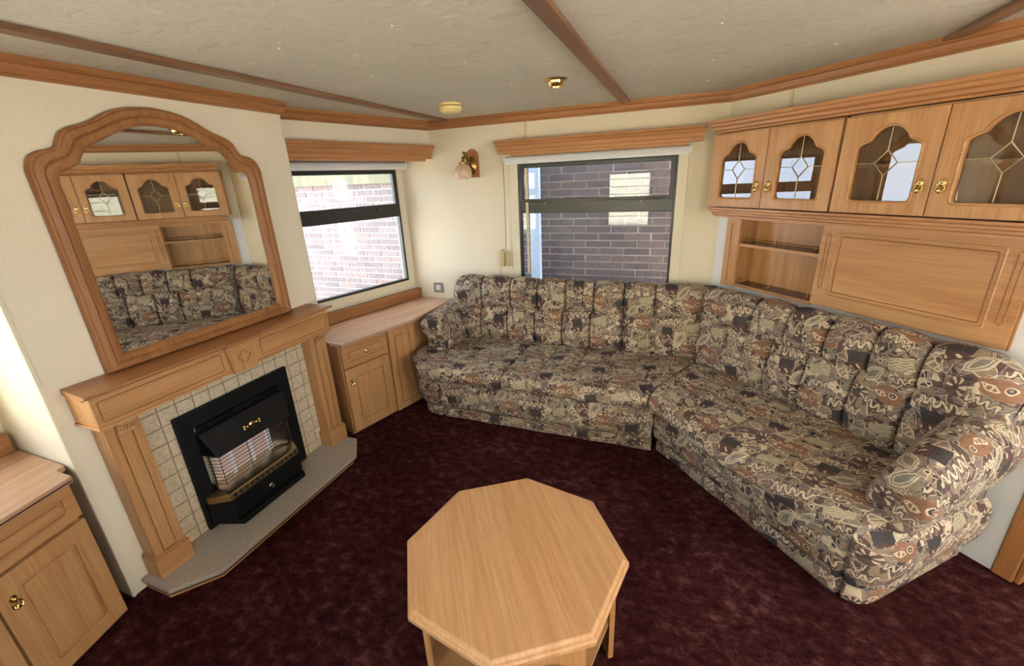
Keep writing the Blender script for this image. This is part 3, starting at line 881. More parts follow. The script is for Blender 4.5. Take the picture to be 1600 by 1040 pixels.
cp = [(0.001, 1.375), (0.182, 1.375), (0.182, 1.364), (0.172, 1.359), (0.172, 1.348), (0.160, 1.344), (0.160, 1.334), (0.148, 1.329), (0.148, 1.318), (0.001, 1.318)]
solo('cabinet_rail', 'stepped oak light rail under the wall cupboards', 'rail', MB().extr_s(cp, 0.165, 1.50, -0.45, 0.0), CWx, 'R', (0.8, 0, 1.318), bevel=0.001)

# open shelf niche let into the wall, and drop-front panel beside it
def shelf_niche():
    T = Thing('shelf_unit', 'open oak niche with two gallery-railed shelves below the left wall cupboard', 'shelf', 'R', (0.42, 0, 0.893))
    z0, z1, nb = 0.893, 1.304, -0.128
    m = MB(); m.box(0.176, 0.188, nb, 0.0, z0, z1); m.box(0.672, 0.684, nb, 0.0, z0, z1)
    m.box(0.188, 0.672, nb, nb + 0.006, z0, z1); m.box(0.188, 0.672, nb, 0.002, z1 - 0.01, z1)
    T.part('carcass', m, LWz)
    m = MB(); m.extr_n([(0.090, z0 - 0.004), (0.188, z0 - 0.004), (0.188, 1.316), (0.090, 1.316)], 0.002, 0.020, roundrect(0.125, 0.149, z0 + 0.03, z1 - 0.03, 0.011))
    m.box(0.122, 0.152, 0.002, 0.012, z0 + 0.026, z1 - 0.026)
    T.part('fluted_stile', m, LWz, bevel=0.0015)
    T.part('head_rail', MB().box(0.189, 0.6765, 0.0, 0.016, 1.296, 1.317), LWx, bevel=0.0015)
    for z in (0.893, 1.140):
        sh = T.part('shelf', MB().box(0.188, 0.672, nb + 0.006, 0.012 if z > 1 else 0.018, z, z + 0.017), LWx, bevel=0.002)
        T.part('shelf_inlay', MB().box(0.192, 0.670, nb + 0.010, 0.004, z + 0.017, z + 0.019), DARKSHELF, parent=sh)
        m = MB()
        for s in (0.215, 0.42, 0.648):
            m.lathe([(0.006, 0), (0.007, 0.004), (0.004, 0.008), (0.007, 0.016), (0.004, 0.024), (0.007, 0.030), (0.004, 0.038)], (s, -0.001, z + 0.019), seg=8)
        m.tube([(0.205, -0.001, z + 0.049), (0.660, -0.001, z + 0.049)], 0.0022, 6)
        T.part('gallery_rail', m, BRASS, parent=sh, smooth=True)
shelf_niche()
def drop_front():
    T = Thing('drop_front_cabinet', 'wide plain oak drop-front panel beside the open niche above the right sofa', 'cabinet', 'R', (1.05, 0, 0.9))
    z0, z1 = 0.902, 1.316
    f = T.part('flap', MB().box(0.677, 1.424, 0.001, 0.022, z0, z1), LWx, bevel=0.003)
    for e, r_, mt in ((0.0, 0.0052, LWx), (0.016, 0.0030, MWx)):
        loop = roundrect(0.757 + e, 1.342 - e, 0.968 + e, 1.270 - e, 0.006, 2)
        T.part('flap_moulding', MB().tube([(s, 0.022, z) for s, z in loop], r_, 6, closed=True), mt, parent=f, smooth=True)
    for s in (0.713, 1.384):
        T.part('flute', MB().tube([(s - 0.009, 0.022, 1.0), (s - 0.009, 0.022, 1.255), (s, 0.022, 1.266), (s + 0.009, 0.022, 1.255), (s + 0.009, 0.022, 1.0), (s, 0.022, 0.990)], 0.0030, 6, closed=True), MWx, parent=f, smooth=True)
    T.part('edge_lipping', MB().box(1.424, 1.428, 0.001, 0.020, z0, z1), MWz, parent=f)
drop_front()

# ------------------------------------------------------------------ mirror over the mantel
def mirror():
    T = Thing('wall_mirror', 'large arched mirror in a moulded oak frame standing on the mantelpiece', 'mirror', 'C', (1.83, 0.0, 0.946))
    c = 1.83
    out = [(0.428, 0.946), (0.428, 1.20), (0.428, 1.45), (0.429, 1.64), (0.427, 1.682), (0.412, 1.716), (0.385, 1.734), (0.352, 1.742), (0.335, 1.752), (0.324, 1.772), (0.308, 1.798), (0.275, 1.817), (0.240, 1.828), (0.200, 1.848), (0.145, 1.878), (0.08, 1.898), (0.0, 1.906)]
    inn = [(0.356, 1.006), (0.356, 1.23), (0.356, 1.44), (0.356, 1.60), (0.354, 1.640), (0.345, 1.662), (0.322, 1.676), (0.298, 1.688), (0.280, 1.702), (0.268, 1.722), (0.252, 1.744), (0.228, 1.760), (0.198, 1.774), (0.160, 1.794), (0.110, 1.818), (0.060, 1.833), (0.0, 1.838)]
    up = lambda L: [L[0]] + smooth_path(L, 3)[1:]
    O, I = up(out), up(inn)
    full = lambda L: [(c + d, z) for d, z in L] + [(c - d, z) for d, z in L[::-1][1:]]
    O, I = full(O), full(I)
    prof = [(0.0, 0.0), (0.0, 0.016), (0.05, 0.024), (0.12, 0.026), (0.16, 0.033), (0.42, 0.036), (0.50, 0.031), (0.54, 0.025), (0.60, 0.028), (0.86, 0.026), (0.95, 0.020), (1.0, 0.012), (1.0, 0.0)]
    m = MB()
    rows = [[(lerp(a[0], b[0], t), n, lerp(a[1], b[1], t)) for a, b in zip(O, I)] for t, n in prof]
    V = [[m.v(p) for p in r] for r in rows]
    N = len(O)
    for i in range(len(V) - 1):
        for j in range(N): m.face([V[i][j], V[i][(j + 1) % N], V[i + 1][(j + 1) % N], V[i + 1][j]])
    T.part('frame', m, MWz, smooth=True)
    m = MB(); m.extr_n(I, 0.002, 0.011)
    T.part('mirror_glass', m, MIRRORM)
    T.o.matrix_world = Matrix.Translation((0.014, 0, 0)) @ T.o.matrix_world @ Matrix.Rotation(-0.0205, 4, 'Z')
mirror()

# ------------------------------------------------------------------ fireplace
def fireplace():
    sc = 1.825
    Hh = Thing('hearth', 'grey speckled hearth slab on a wooden plinth in front of the gas fire', 'hearth', 'C', (sc, 0.15, 0))
    top = [(2.402, 0.001), (2.402, 0.182), (2.255, 0.300), (1.402, 0.300), (1.253, 0.180), (1.253, 0.001)]
    bot = [(2.392, 0.001), (2.392, 0.160), (2.245, 0.276), (1.410, 0.276), (1.262, 0.160), (1.262, 0.001)]
    Hh.part('plinth', MB().extr_z(bot, 0.0, 0.026), LWx)
    mid = [(s + (0.004 if s < sc else -0.004), max(0.001, n - 0.005)) for s, n in top]
    Hh.part('dark_edge', MB().extr_z(mid, 0.026, 0.036), DARKSHELF)
    Hh.part('slab', MB().extr_z(top, 0.036, 0.055), STONE, bevel=0.003)
    # tiles
    P = Thing('tiled_panel', 'beige tiled panel behind the gas fire', 'tiles', 'C', (sc, 0, 0.055))
    P.part('grout_bed', MB().extr_n([(1.34, 0.055), (2.27, 0.055), (2.27, 0.80), (1.34, 0.80)], 0.001, 0.006, [(1.56, 0.08), (2.07, 0.08), (2.07, 0.62), (1.56, 0.62)]), GROUTM)
    pw, ph, g = 0.0742, 0.0755, 0.0022
    base = None
    s_j, z_j = 1.4062, 0.113
    for i in range(-1, 12):
        for j in range(-1, 9):
            a, b = s_j + i * pw + g, s_j + (i + 1) * pw - g
            z0, z1 = z_j + j * ph + g, z_j + (j + 1) * ph - g
            if a < 1.33 or b > 2.28: continue
            if a > 1.54 and b < 2.09 and z1 < 0.64: continue
            z0 = max(z0, 0.056); z1 = min(z1, 0.80)
            if j > -1 and j < 8 and base is not None:
                o = base.copy(); COL.objects.link(o); o.parent = P.o
                o.location = (a - base_a, random.uniform(-0.0006, 0.0006), z0 - base_z)
                continue
            t_ = P.part('tile', MB().box(a, b, 0.004, 0.012, z0, z1), TILE, bevel=0.0015)
            if j > -1 and j < 8 and base is None: base, base_a, base_z = t_, a, z0
    # surround
    S = Thing('fire_surround', 'oak mantelpiece with fluted columns and a keystone around the tiled panel', 'fireplace', 'C', (sc, 0, 0.055))
    shp = [(0.001, 0.922), (0.150, 0.922), (0.158, 0.926), (0.164, 0.932), (0.182, 0.934), (0.186, 0.938), (0.186, 0.945), (0.001, 0.945)]
    sh = S.part('mantel_shelf', MB().extr_s(shp, 1.262, 2.394, -0.06, 0.10), TWx, bevel=0.001)
    S.part('shelf_breakfront', MB().extr_z([(1.905, 0.18), (1.720, 0.18), (1.726, 0.196), (1.899, 0.196)], 0.930, 0.9452), TWx, parent=sh, bevel=0.003)
    fr = S.part('frieze', MB().box(1.268, 2.390, 0.001, 0.150, 0.800, 0.922), LWx, bevel=0.002)
    S.part('frieze_lip', MB().box(1.262, 2.396, 0.001, 0.158, 0.797, 0.808), LWx, parent=fr, bevel=0.003)
    for a, b in ((1.285, 1.715), (1.915, 2.372)):
        S.part('frieze_moulding', MB().tube([(s, 0.150, z) for s, z in roundrect(a, b, 0.824, 0.902, 0.004, 2)], 0.0026, 6, closed=True), MWx, parent=fr, smooth=True)
    k = S.part('keystone', MB().extr_n([(1.884, 0.793), (1.768, 0.793), (1.728, 0.924), (1.898, 0.924)], 0.145, 0.172), LWz, bevel=0.003)
    m = MB()
    q = []
    for i in range(48):
        a = 2 * pi * i / 48
        r = 0.020 + 0.009 * abs(cos(2 * a)) ** 0.7
        q.append((1.822 + r * cos(a), 0.172, 0.860 + r * sin(a)))
    m.tube(q, 0.0026, 6, closed=True)
    S.part('quatrefoil', m, MWx, parent=k, smooth=True)
    for a, b in ((2.242, 2.360), (1.290, 1.408)):
        a, b = (a, b) if a > 2 else (1.250, 1.366)
        w = b - a
        cmb = MB().box(a, b, 0.001, 0.0745, 0.155, 0.797)
        cmb.box(a, a + 0.032, 0.0745, 0.082, 0.155, 0.797); cmb.box(b - 0.032, b, 0.0745, 0.082, 0.155, 0.797)
        cmb.box(a + 0.037, b - 0.037, 0.0745, 0.084, 0.165, 0.730)
        cl = S.part('column', cmb, LWz, bevel=0.002)
        pl = S.part('column_plinth', MB().box(a - 0.008, b + 0.012, 0.001, 0.100, 0.055, 0.150).box(a - 0.004, b + 0.008, 0.001, 0.093, 0.150, 0.157), LWx, bevel=0.003)
        m = MB(); cc = (a + b) / 2 - 0.003
        m.extr_s([(0.08, 0.728), (0.088, 0.728), (0.096, 0.735), (0.098, 0.75), (0.108, 0.76), (0.122, 0.772), (0.126, 0.785), (0.122, 0.797), (0.08, 0.797)], cc - 0.022, cc + 0.022)
        m.tube([(cc - 0.030, 0.120, 0.783), (cc + 0.030, 0.120, 0.783)], 0.0105, 10)
        m.tube([(cc - 0.026, 0.096, 0.738), (cc + 0.026, 0.096, 0.738)], 0.0085, 10)
        for d in (-0.016, -0.0055, 0.0055, 0.016):
            m.tube([(cc + d, 0.118, 0.790), (cc + d, 0.114, 0.765), (cc + d * 0.7, 0.100, 0.742)], 0.0045, 6)
        S.part('corbel', m, LWx, parent=cl, smooth=True)
    # gas fire
    G = Thing('gas_fire', 'black inset gas fire with radiants behind a wire guard', 'heater', 'C', (1.815, 0.02, 0.056))
    G.part('frame', MB().extr_n([(1.516, 0.056), (2.114, 0.056), (2.114, 0.660), (1.516, 0.660)], 0.013, 0.034, [(1.590, 0.100), (2.045, 0.100), (2.045, 0.580), (1.590, 0.580)]), BLACKFIRE, bevel=0.006)
    G.part('firebox', MB().box(1.575, 2.06, -0.10, -0.09, 0.09, 0.60).box(1.575, 1.59, -0.09, 0.014, 0.09, 0.60).box(2.045, 2.06, -0.09, 0.014, 0.09, 0.60).box(1.59, 2.045, -0.09, 0.014, 0.58, 0.60), BLACKFIRE)
    G.part('vent_louvre', MB().box(1.60, 2.036, 0.020, 0.040, 0.566, 0.576).box(1.60, 2.036, 0.020, 0.036, 0.552, 0.560), BLACKFIRE, bevel=0.002)
    m = MB()
    tp = [(2.048, 0.030, 0.552), (1.582, 0.030, 0.552), (1.582, 0.050, 0.548), (2.048, 0.050, 0.548)]
    bt = [(2.044, 0.020, 0.428), (1.588, 0.020, 0.428), (1.622, 0.112, 0.424), (2.028, 0.112, 0.424)]
    V = [m.v(p) for p in tp + bt]
    for q in ((0, 1, 2, 3), (4, 5, 6, 7), (0, 1, 5, 4), (1, 2, 6, 5), (2, 3, 7, 6), (3, 0, 4, 7)): m.face([V[i] for i in q])
    hood = G.part('hood', m, BLACKFIRE, bevel=0.004)
    # emblem
    m = MB()
    ez, es, en = 0.482, 1.822, 0.088
    m.lathe([(0.017, 0), (0.016, 0.004), (0.010, 0.008), (0.003, 0.009)], (es, en, ez), 'n', 14)
    for sg in (-1, 1):
        m.box(min(es + sg * 0.014, es + sg * 0.044), max(es + sg * 0.014, es + sg * 0.044), en - 0.002, en + 0.004, ez - 0.008, ez + 0.008)
        m.ball((es + sg * 0.042, en + 0.002, ez + 0.007), 0.008, 8); m.ball((es + sg * 0.042, en + 0.002, ez - 0.007), 0.008, 8)
        m.ball((es + sg * 0.025, en + 0.003, ez), 0.007, 8)
    G.part('emblem', m, BRASS, parent=hood, smooth=True, label='small ornate brass emblem')
    # radiants
    rb = [(1.727, 1.821), (1.831, 1.927), (1.937, 2.020)]
    for a, b in rb:
        G.part('radiant', MB().box(a, b, 0.016, 0.030, 0.262, 0.436), RADIANT, label='pinkish ceramic radiant')
    for s in (1.722, 1.826, 1.932):  # white strips stand in for bright reflections in the gaps between radiants
        G.part('radiant_glint', MB().box(s - 0.008, s + 0.008, 0.016, 0.044, 0.262, 0.436), GLINTWHITE, label='white strip painted as the bright reflection between radiants')
    m = MB(); m.extr_z([(1.716, 0.030), (1.708, 0.030), (1.645, 0.075), (1.650, 0.080)], 0.262, 0.430)
    G.part('reflector', m, CHROME)
    m = MB(); m.extr_z([(2.026, 0.030), (2.034, 0.030), (2.041, 0.060), (2.036, 0.062)], 0.262, 0.430)
    G.part('reflector', m, CHROME)
    # guard
    m = MB()
    for i in range(9):
        z = 0.272 + i * 0.0185
        m.tube([(2.040, 0.040, z), (2.018, 0.096, z), (1.635, 0.096, z), (1.600, 0.040, z)], 0.0019, 5)
    for s in (2.018, 1.875, 1.76, 1.635):
        m.tube([(s, 0.096, 0.262), (s, 0.096, 0.432)], 0.0018, 5)
    G.part('wire_guard', m, GUARD)
    # sloping ash plate, brass strip and base
    m = MB(); V = [m.v(p) for p in ((2.04, 0.02, 0.268), (1.595, 0.02, 0.268), (1.640, 0.125, 0.232), (2.040, 0.125, 0.232), (2.04, 0.02, 0.20), (1.595, 0.02, 0.20), (1.640, 0.125, 0.20), (2.04, 0.125, 0.20))]
    for q in ((0, 1, 2, 3), (4, 5, 6, 7), (0, 1, 5, 4), (1, 2, 6, 5), (2, 3, 7, 6), (3, 0, 4, 7)): m.face([V[i] for i in q])
    G.part('reflector_tray', m, TRAY)
    strip = [(2.095, 0.036), (2.095, 0.055), (2.042, 0.132), (1.642, 0.132), (1.598, 0.055), (1.598, 0.036)]
    bs = G.part('brass_strip', MB().extr_z(strip, 0.198, 0.232), OLDBRASS, bevel=0.002)
    m = MB()
    for i in range(13):
        s = 1.66 + i * 0.0298
        m.extr_n([(s - 0.011, 0.215), (s, 0.204), (s + 0.011, 0.215), (s, 0.226)], 0.1315, 0.1335)
    o = G.part('strip_holes', m, DARKGAP, parent=bs); o['kind'] = 'stuff'
    base = [(2.100, 0.036), (2.100, 0.050), (2.045, 0.130), (1.640, 0.130), (1.590, 0.050), (1.590, 0.036)]
    bb = G.part('base', MB().extr_z(base, 0.085, 0.196), BLACKFIRE, bevel=0.003)
    G.part('base_foot', MB().extr_z([(2.07, 0.036), (2.03, 0.155), (1.65, 0.155), (1.60, 0.036)], 0.056, 0.085), BLACKFIRE, parent=bb, bevel=0.003)
    m = MB()
    for i in range(9): m.box(1.90 + i * 0.014, 1.907 + i * 0.014, 0.128, 0.1325, 0.105, 0.18)
    o = G.part('grille_ribs', m, BLACKFIRE, parent=bb); o['kind'] = 'stuff'
    G.part('control_knob', MB().lathe([(0.014, 0), (0.014, 0.006), (0.010, 0.010), (0.009, 0.018), (0.005, 0.020)], (1.838, 0.130, 0.135), 'n', 12), CHROME, parent=bb, smooth=True, label='silver control knob')
fireplace()

# ------------------------------------------------------------------ coffee table
def table():
    tx, ty, r, a0 = 1.4143, -2.0966, 0.3674, 1.7744
    T = Thing('coffee_table', 'octagonal light oak coffee table in the middle of the carpet', 'table', 'G', (tx, ty, 0))
    # rotate the frame with the table so that the grain runs along it
    T.o.rotation_euler = (0, 0, 0.61)
    ang0 = a0 - 0.61
    V = lambda k, rr: (tx + rr * cos(ang0 - k * pi / 4), ty + rr * sin(ang0 - k * pi / 4))
    m = MB()
    def ring(rr, z): return [m.v((*V(k, rr), z)) for k in range(8)]
    R = [ring(r - 0.03, 0.414), ring(r - 0.012, 0.414), ring(r, 0.420), ring(r, 0.434), ring(r - 0.004, 0.4395), ring(r - 0.011, 0.441), ring(r - 0.013, 0.4435), ring(r - 0.018, 0.450)]
    for A, Bq in zip(R, R[1:]):
        for i in range(8): m.face([A[i], A[(i + 1) % 8], Bq[(i + 1) % 8], Bq[i]])
    m.face(R[0]); m.face(R[-1][::-1])
    T.part('table_top', m, TABLETOP, bevel=0.0025)
    # panel legs on alternate sides (vertex pairs 2-1, 4-3, 6-5, 0-7)
    for k in (1, 3, 5, 7):
        p, q = Vector(V(k, r - 0.035)), Vector(V(k + 1, r - 0.035))
        d = (q - p); L = d.length; d.normalize(); nn = Vector((-d.y, d.x))
        if nn.dot(Vector((tx, ty)) - p) < 0: nn = -nn
        m = MB()
        st = 0.055
        arch = [(st, 0.0), (st, 0.30)] + [(L / 2 - (L / 2 - st) * cos(pi * i / 10), 0.30 + 0.055 * sin(pi * i / 10)) for i in range(1, 10)] + [(L - st, 0.30), (L - st, 0.0)]
        outl = [(0, 0)] + arch + [(L, 0), (L, 0.414), (0, 0.414)]
        a = []; b = []
        for u, z in outl:
            w = p + d * u; a.append(m.v((w.x, w.y, z))); w = w + nn * 0.018; b.append(m.v((w.x, w.y, z)))
        n_ = len(outl)
        for i in range(n_): m.face([a[i], a[(i + 1) % n_], b[(i + 1) % n_], b[i]])
        fa = m.face(a); fb = m.face(b[::-1])
        bmesh.ops.triangulate(m.bm, faces=[f for f in (fa, fb) if f], ngon_method='EAR_CLIP')
        T.part('leg_panel', m, LWz)
    m = MB(); m.extr_z([V(k, r - 0.055) for k in range(8)], 0.150, 0.166)
    T.part('shelf', m, LWx)
    for k in (0, 2, 4, 6):
        p, q = Vector(V(k, r - 0.05)), Vector(V(k + 1, r - 0.05))
        d = (q - p).normalized(); nn = Vector((-d.y, d.x)) * 0.016
        if nn.dot(Vector((tx, ty)) - p) < 0: nn = -nn
        m = MB(); m.extr_z([tuple(p), tuple(q), tuple(q + nn), tuple(p + nn)], 0.385, 0.414)
        T.part('apron', m, LWx)
    return T
def table_fix():
    # geometry was authored unrotated about the table centre: the root carries the rotation
    return table()
table_fix()

# ------------------------------------------------------------------ sofas
def seam_d(s, seams, w=0.013):
    """narrow stitched groove inside a wider pillow roll-off"""
    return max([0.55 * math.exp(-abs(s - q) / 0.030) + 1.15 * math.exp(-((s - q) / 0.0050) ** 2) for q in seams] + [0])
def dense(n, seams, s0, s1):
    out = set(i / n for i in range(n + 1))
    for q in seams:
        for d in (-0.014, -0.009, -0.0065, -0.004, -0.002, 0, 0.002, 0.004, 0.0065, 0.009, 0.014):
            t = (q + d - s0) / (s1 - s0)
            if 0.002 < t < 0.998: out.add(t)
    out = sorted(out); res = [out[0]]
    for t in out[1:]:
        if t - res[-1] > 0.0005: res.append(t)
    return res
def uvlen(prof):
    out = [0.0]
    for a, b in zip(prof, prof[1:]): out.append(out[-1] + sqrt((a[0] - b[0]) ** 2 + (a[1] - b[1]) ** 2))
    return out
def swept(F, s_of, S, prof_of, disp, uv0=(0, 0), cap=True):
    """rows over normalised S; s_of(t, n) gives s (for mitred ends), prof_of(t) the (n,z) profile, disp the push along the local outward normal"""
    m = MB(); P = []; UV = []
    for t in S:
        pr = prof_of(t); ul = uvlen(pr); row = []; uvr = []
        k = len(pr)
        for j, (n, z) in enumerate(pr):
            a, b = pr[max(0, j - 1)], pr[min(k - 1, j + 1)]
            tx_, tz_ = b[0] - a[0], b[1] - a[1]
            l_ = sqrt(tx_ * tx_ + tz_ * tz_) or 1
            nx, nz = tz_ / l_, -tx_ / l_
            s = s_of(t, n)
            d = disp(s, j / (k - 1), n, z)
            row.append((s, n + nx * d, z + nz * d)); uvr.append((uv0[0] + s, uv0[1] + ul[j]))
        P.append(row); UV.append(uvr)
    m.grid(P, UV, False, cap, cap)
    return m
def closed_prof(pts, k=4):
    return smooth_path(pts, k)
def wob(s, a, b): return 0.004 * sin(s * 23 + a) * sin(b * 17 + s * 9)

def end_round(t, r, L):
    """inset factor near the ends t in 0..1 along length L for a rounded end of radius r"""
    d = min(t, 1 - t) * L
    if d >= r: return 0.0
    x = 1 - d / r
    return r * (1 - sqrt(max(0, 1 - x * x)))

def sofa_back(T, s0f, s1f, prof_pts, seams_up, seams_lo, zsplit, uv0, nvar, r0, r1):
    """tufted back: profile runs from behind the seat, up the front, over the top and down the back"""
    base = smooth_path(prof_pts, 7)
    S = dense(110, tuple(seams_up) + tuple(seams_lo), s0f(0.2), s1f(0.2))
    L = s1f(0.2) - s0f(0.2)
    def prof_of(t):
        dn, dz = nvar(t)
        ins = 0
        d0, d1 = t * L, (1 - t) * L
        if r0 and d0 < r0: x = 1 - d0 / r0; ins = r0 * (1 - sqrt(max(0, 1 - x * x)))
        if r1 and d1 < r1: x = 1 - d1 / r1; ins = max(ins, r1 * (1 - sqrt(max(0, 1 - x * x))))
        top = max(z for _, z in base)
        out = []
        for n, z in base:
            z2 = z + dz * max(0, min(1, (z - 0.45) / 0.4))
            if ins: z2 = min(z2, z2 - ins * max(0, (z2 - 0.48) / (top - 0.48)) ** 1.0)
            out.append((n + dn - ins * 0.35 * (1 if n > 0.12 else 0), z2))
        return out
    def disp(s, v, n, z):
        lo = 1 / (1 + math.exp((z - zsplit) / 0.012))
        d = -0.024 * (seam_d(s, seams_lo) * lo + seam_d(s, seams_up) * (1 - lo)) - 0.014 * math.exp(-((z - zsplit) / 0.016) ** 2) - 0.016 * max([math.exp(-((s - q) / 0.018) ** 2) for q in list(seams_up) + list(seams_lo)]) * math.exp(-((z - zsplit) / 0.02) ** 2)
        if n < 0.10 and z < 0.8: d = 0
        return d + wob(s, 1, z)
    m = swept(T.F, lambda t, n: lerp(s0f(n), s1f(n), t), S, prof_of, disp, uv0)
    return T.part('backrest', m, FABRIC, smooth=True)

# --- sofa along the back wall
def plan_sweep(T, name, path, prof, uv0, disp=None):
    """vertical profile [(outward offset, z)] swept along a plan path [(s, n)] whose outward side is on the left or right, given by sign"""
    path, sg = path
    P = []; UV = []; L = 0.0
    ul = uvlen(prof); k = len(path)
    m = MB()
    for i, (s, n) in enumerate(path):
        a, b = path[max(0, i - 1)], path[min(k - 1, i + 1)]
        d = Vector((b[0] - a[0], b[1] - a[1])).normalized(); o = Vector((d.y, -d.x)) * sg
        if i: L += sqrt((s - path[i - 1][0]) ** 2 + (n - path[i - 1][1]) ** 2)
        row = []
        for (off, z), u in zip(prof, ul):
            e = disp(s, n, z) if disp else 0
            row.append((s + o.x * (off + e), n + o.y * (off + e), z))
        P.append(row); UV.append([(uv0[0] + L, uv0[1] + u) for u in ul])
    m.grid(P, UV, False, False, False)
    return T.part(name, m, FABRIC, smooth=True)
def corner_path(pts, r, step=0.007):
    """polyline with rounded corners, resampled"""
    out = [Vector(pts[0])]
    for a, b, c in zip(pts, pts[1:], pts[2:]):
        a, b, c = Vector(a), Vector(b), Vector(c)
        d1, d2 = (a - b).normalized(), (c - b).normalized()
        p, q = b + d1 * r, b + d2 * r
        for i in range(9):
            t = i / 8; out.append(p * (1 - t) ** 2 + b * 2 * t * (1 - t) + q * t * t)
    out.append(Vector(pts[-1]))
    res = [out[0]]
    for p, q in zip(out, out[1:]):
        n_ = max(1, int((q - p).length / step))
        for i in range(1, n_ + 1): res.append(p.lerp(q, i / n_))
    return [tuple(v) for v in res]
BASE_PROF = smooth_path([(-0.05, 0.004), (-0.018, 0.006), (-0.006, 0.018), (-0.004, 0.070), (-0.028, 0.084), (0.004, 0.096), (0.024, 0.13), (0.034, 0.20), (0.032, 0.27), (0.015, 0.315), (-0.02, 0.335), (-0.10, 0.340)], 4)

mitB = lambda n: 2.128 - 0.445 * n
def sofa_back_wall():
    T = Thing('sofa', 'patterned sofa along the back wall under the window, with its arm on the left', 'sofa', 'B', (1.1, 0.45, 0), 'patterned corner sofas')
    gap = lambda q: (lambda s, n, z: -0.024 * math.exp(-((s - q) / 0.008) ** 2) * (1 if n > 0.5 and z < 0.32 else 0) + 0.003 * sin(s * 19 + z * 13))
    plan_sweep(T, 'base', (corner_path([(0.155, 0.06), (0.155, 0.775), (mitB(0.775) - 0.006, 0.775)], 0.17), 1 if False else -1), BASE_PROF, (0.0, 0.1), gap(0.36))
    seams = (0.855, 1.075, 1.285, 1.495, 1.717)
    def sd(s, v, n, z):
        top = 1 if z > 0.36 else max(0, (z - 0.30) / 0.06)
        d = -0.015 * seam_d(s, seams, 0.010) * top
        pillow = 0.0
        return d + wob(s, 2, n) + 0.006 * noise.noise(Vector((s * 5, n * 6, 0))) * top
    def s_left(n):
        return 0.115 + 0.17 * max(0.0, (n - 0.62) / 0.27) ** 2.2
    T.part('seat', swept('B', lambda t, n: lerp(s_left(n), mitB(n) - 0.004, t), dense(100, seams, 0.115, mitB(0.5)),
        lambda t: smooth_path([(0.10, 0.33), (0.45, 0.33), (0.70, 0.325), (0.80, 0.315), (0.838, 0.318), (0.868, 0.345), (0.872, 0.385), (0.845, 0.418), (0.78, 0.432), (0.60, 0.434), (0.40, 0.428), (0.22, 0.424), (0.10, 0.42)], 4),
        sd, (0.13, 0.45)), FABRIC, smooth=True)
    ups = (0.465, 0.695, 0.907, 1.110, 1.312, 1.516, 1.716); los = (0.450, 0.668, 0.885, 1.092, 1.294, 1.517, 1.724)
    sofa_back(T, lambda n: 0.215, lambda n: mitB(n) - 0.004,
        [(0.15, 0.40), (0.235, 0.415), (0.262, 0.46), (0.272, 0.54), (0.250, 0.64), (0.246, 0.70), (0.252, 0.78), (0.238, 0.85), (0.200, 0.893), (0.150, 0.905), (0.100, 0.890), (0.07, 0.84), (0.06, 0.70), (0.06, 0.42)],
        ups, los, 0.672, (0.05, 0.2), lambda t: (0.0, -0.012 * t), 0.10, 0.0)
    # left arm: sections along n of a scroll in (s, z)
    sec = [(0.315, 0.425), (0.318, 0.50), (0.315, 0.57), (0.298, 0.630), (0.262, 0.672), (0.215, 0.688), (0.165, 0.678), (0.132, 0.645), (0.128, 0.605), (0.150, 0.572), (0.182, 0.545), (0.190, 0.50), (0.180, 0.44), (0.172, 0.40), (0.180, 0.36), (0.250, 0.36)]
    arm(T, sec, [(0.10, 0.0, 0.012, 1.0), (0.20, 0.0, 0.012, 1.0), (0.30, 0.0, 0.010, 1.0), (0.40, 0.0, 0.005, 1.0), (0.49, -0.005, -0.004, 1.0), (0.54, -0.010, -0.014, 1.0), (0.567, -0.012, -0.020, 0.96), (0.580, -0.013, -0.022, 0.86), (0.586, -0.013, -0.022, 0.6)], (0.4, 0.3))
    return T
def arm(T, sec, stations, uv0):
    base = smooth_path(sec, 3, closed=True)
    cs = sum(p[0] for p in base) / len(base); cz = sum(p[1] for p in base) / len(base)
    m = MB(); P = []; UV = []
    ul = uvlen(base)
    full = []
    for a, b in zip(stations, stations[1:]):
        for q in range(4): full.append(tuple(lerp(a[i], b[i], q / 4) for i in range(len(a))))
    full.append(stations[-1])
    for st in full:
        n, ds, dz, k = st[:4]
        w = st[4] if len(st) > 4 else 1.0
        P.append([(cs + (s - cs) * k * w + ds, n + 0.003 * sin(z * 40), cz + (z - cz) * k + dz * max(0.0, (z - 0.40) / 0.28)) for s, z in base])
        UV.append([(uv0[0] + n, uv0[1] + u) for u in ul])
    m.grid(P, UV, True, True, True)
    m.bm.normal_update()
    nmax = max(st[0] for st in stations)
    for f in m.bm.faces:
        c = f.calc_center_median()
        if abs(f.normal.y) > 0.5 and c.y > nmax - 0.08:
            for lo in f.loops: lo[m.uv].uv = (lo.vert.co.x + 0.13, lo.vert.co.z + 0.31)
    T.part('arm', m, FABRIC, smooth=True)

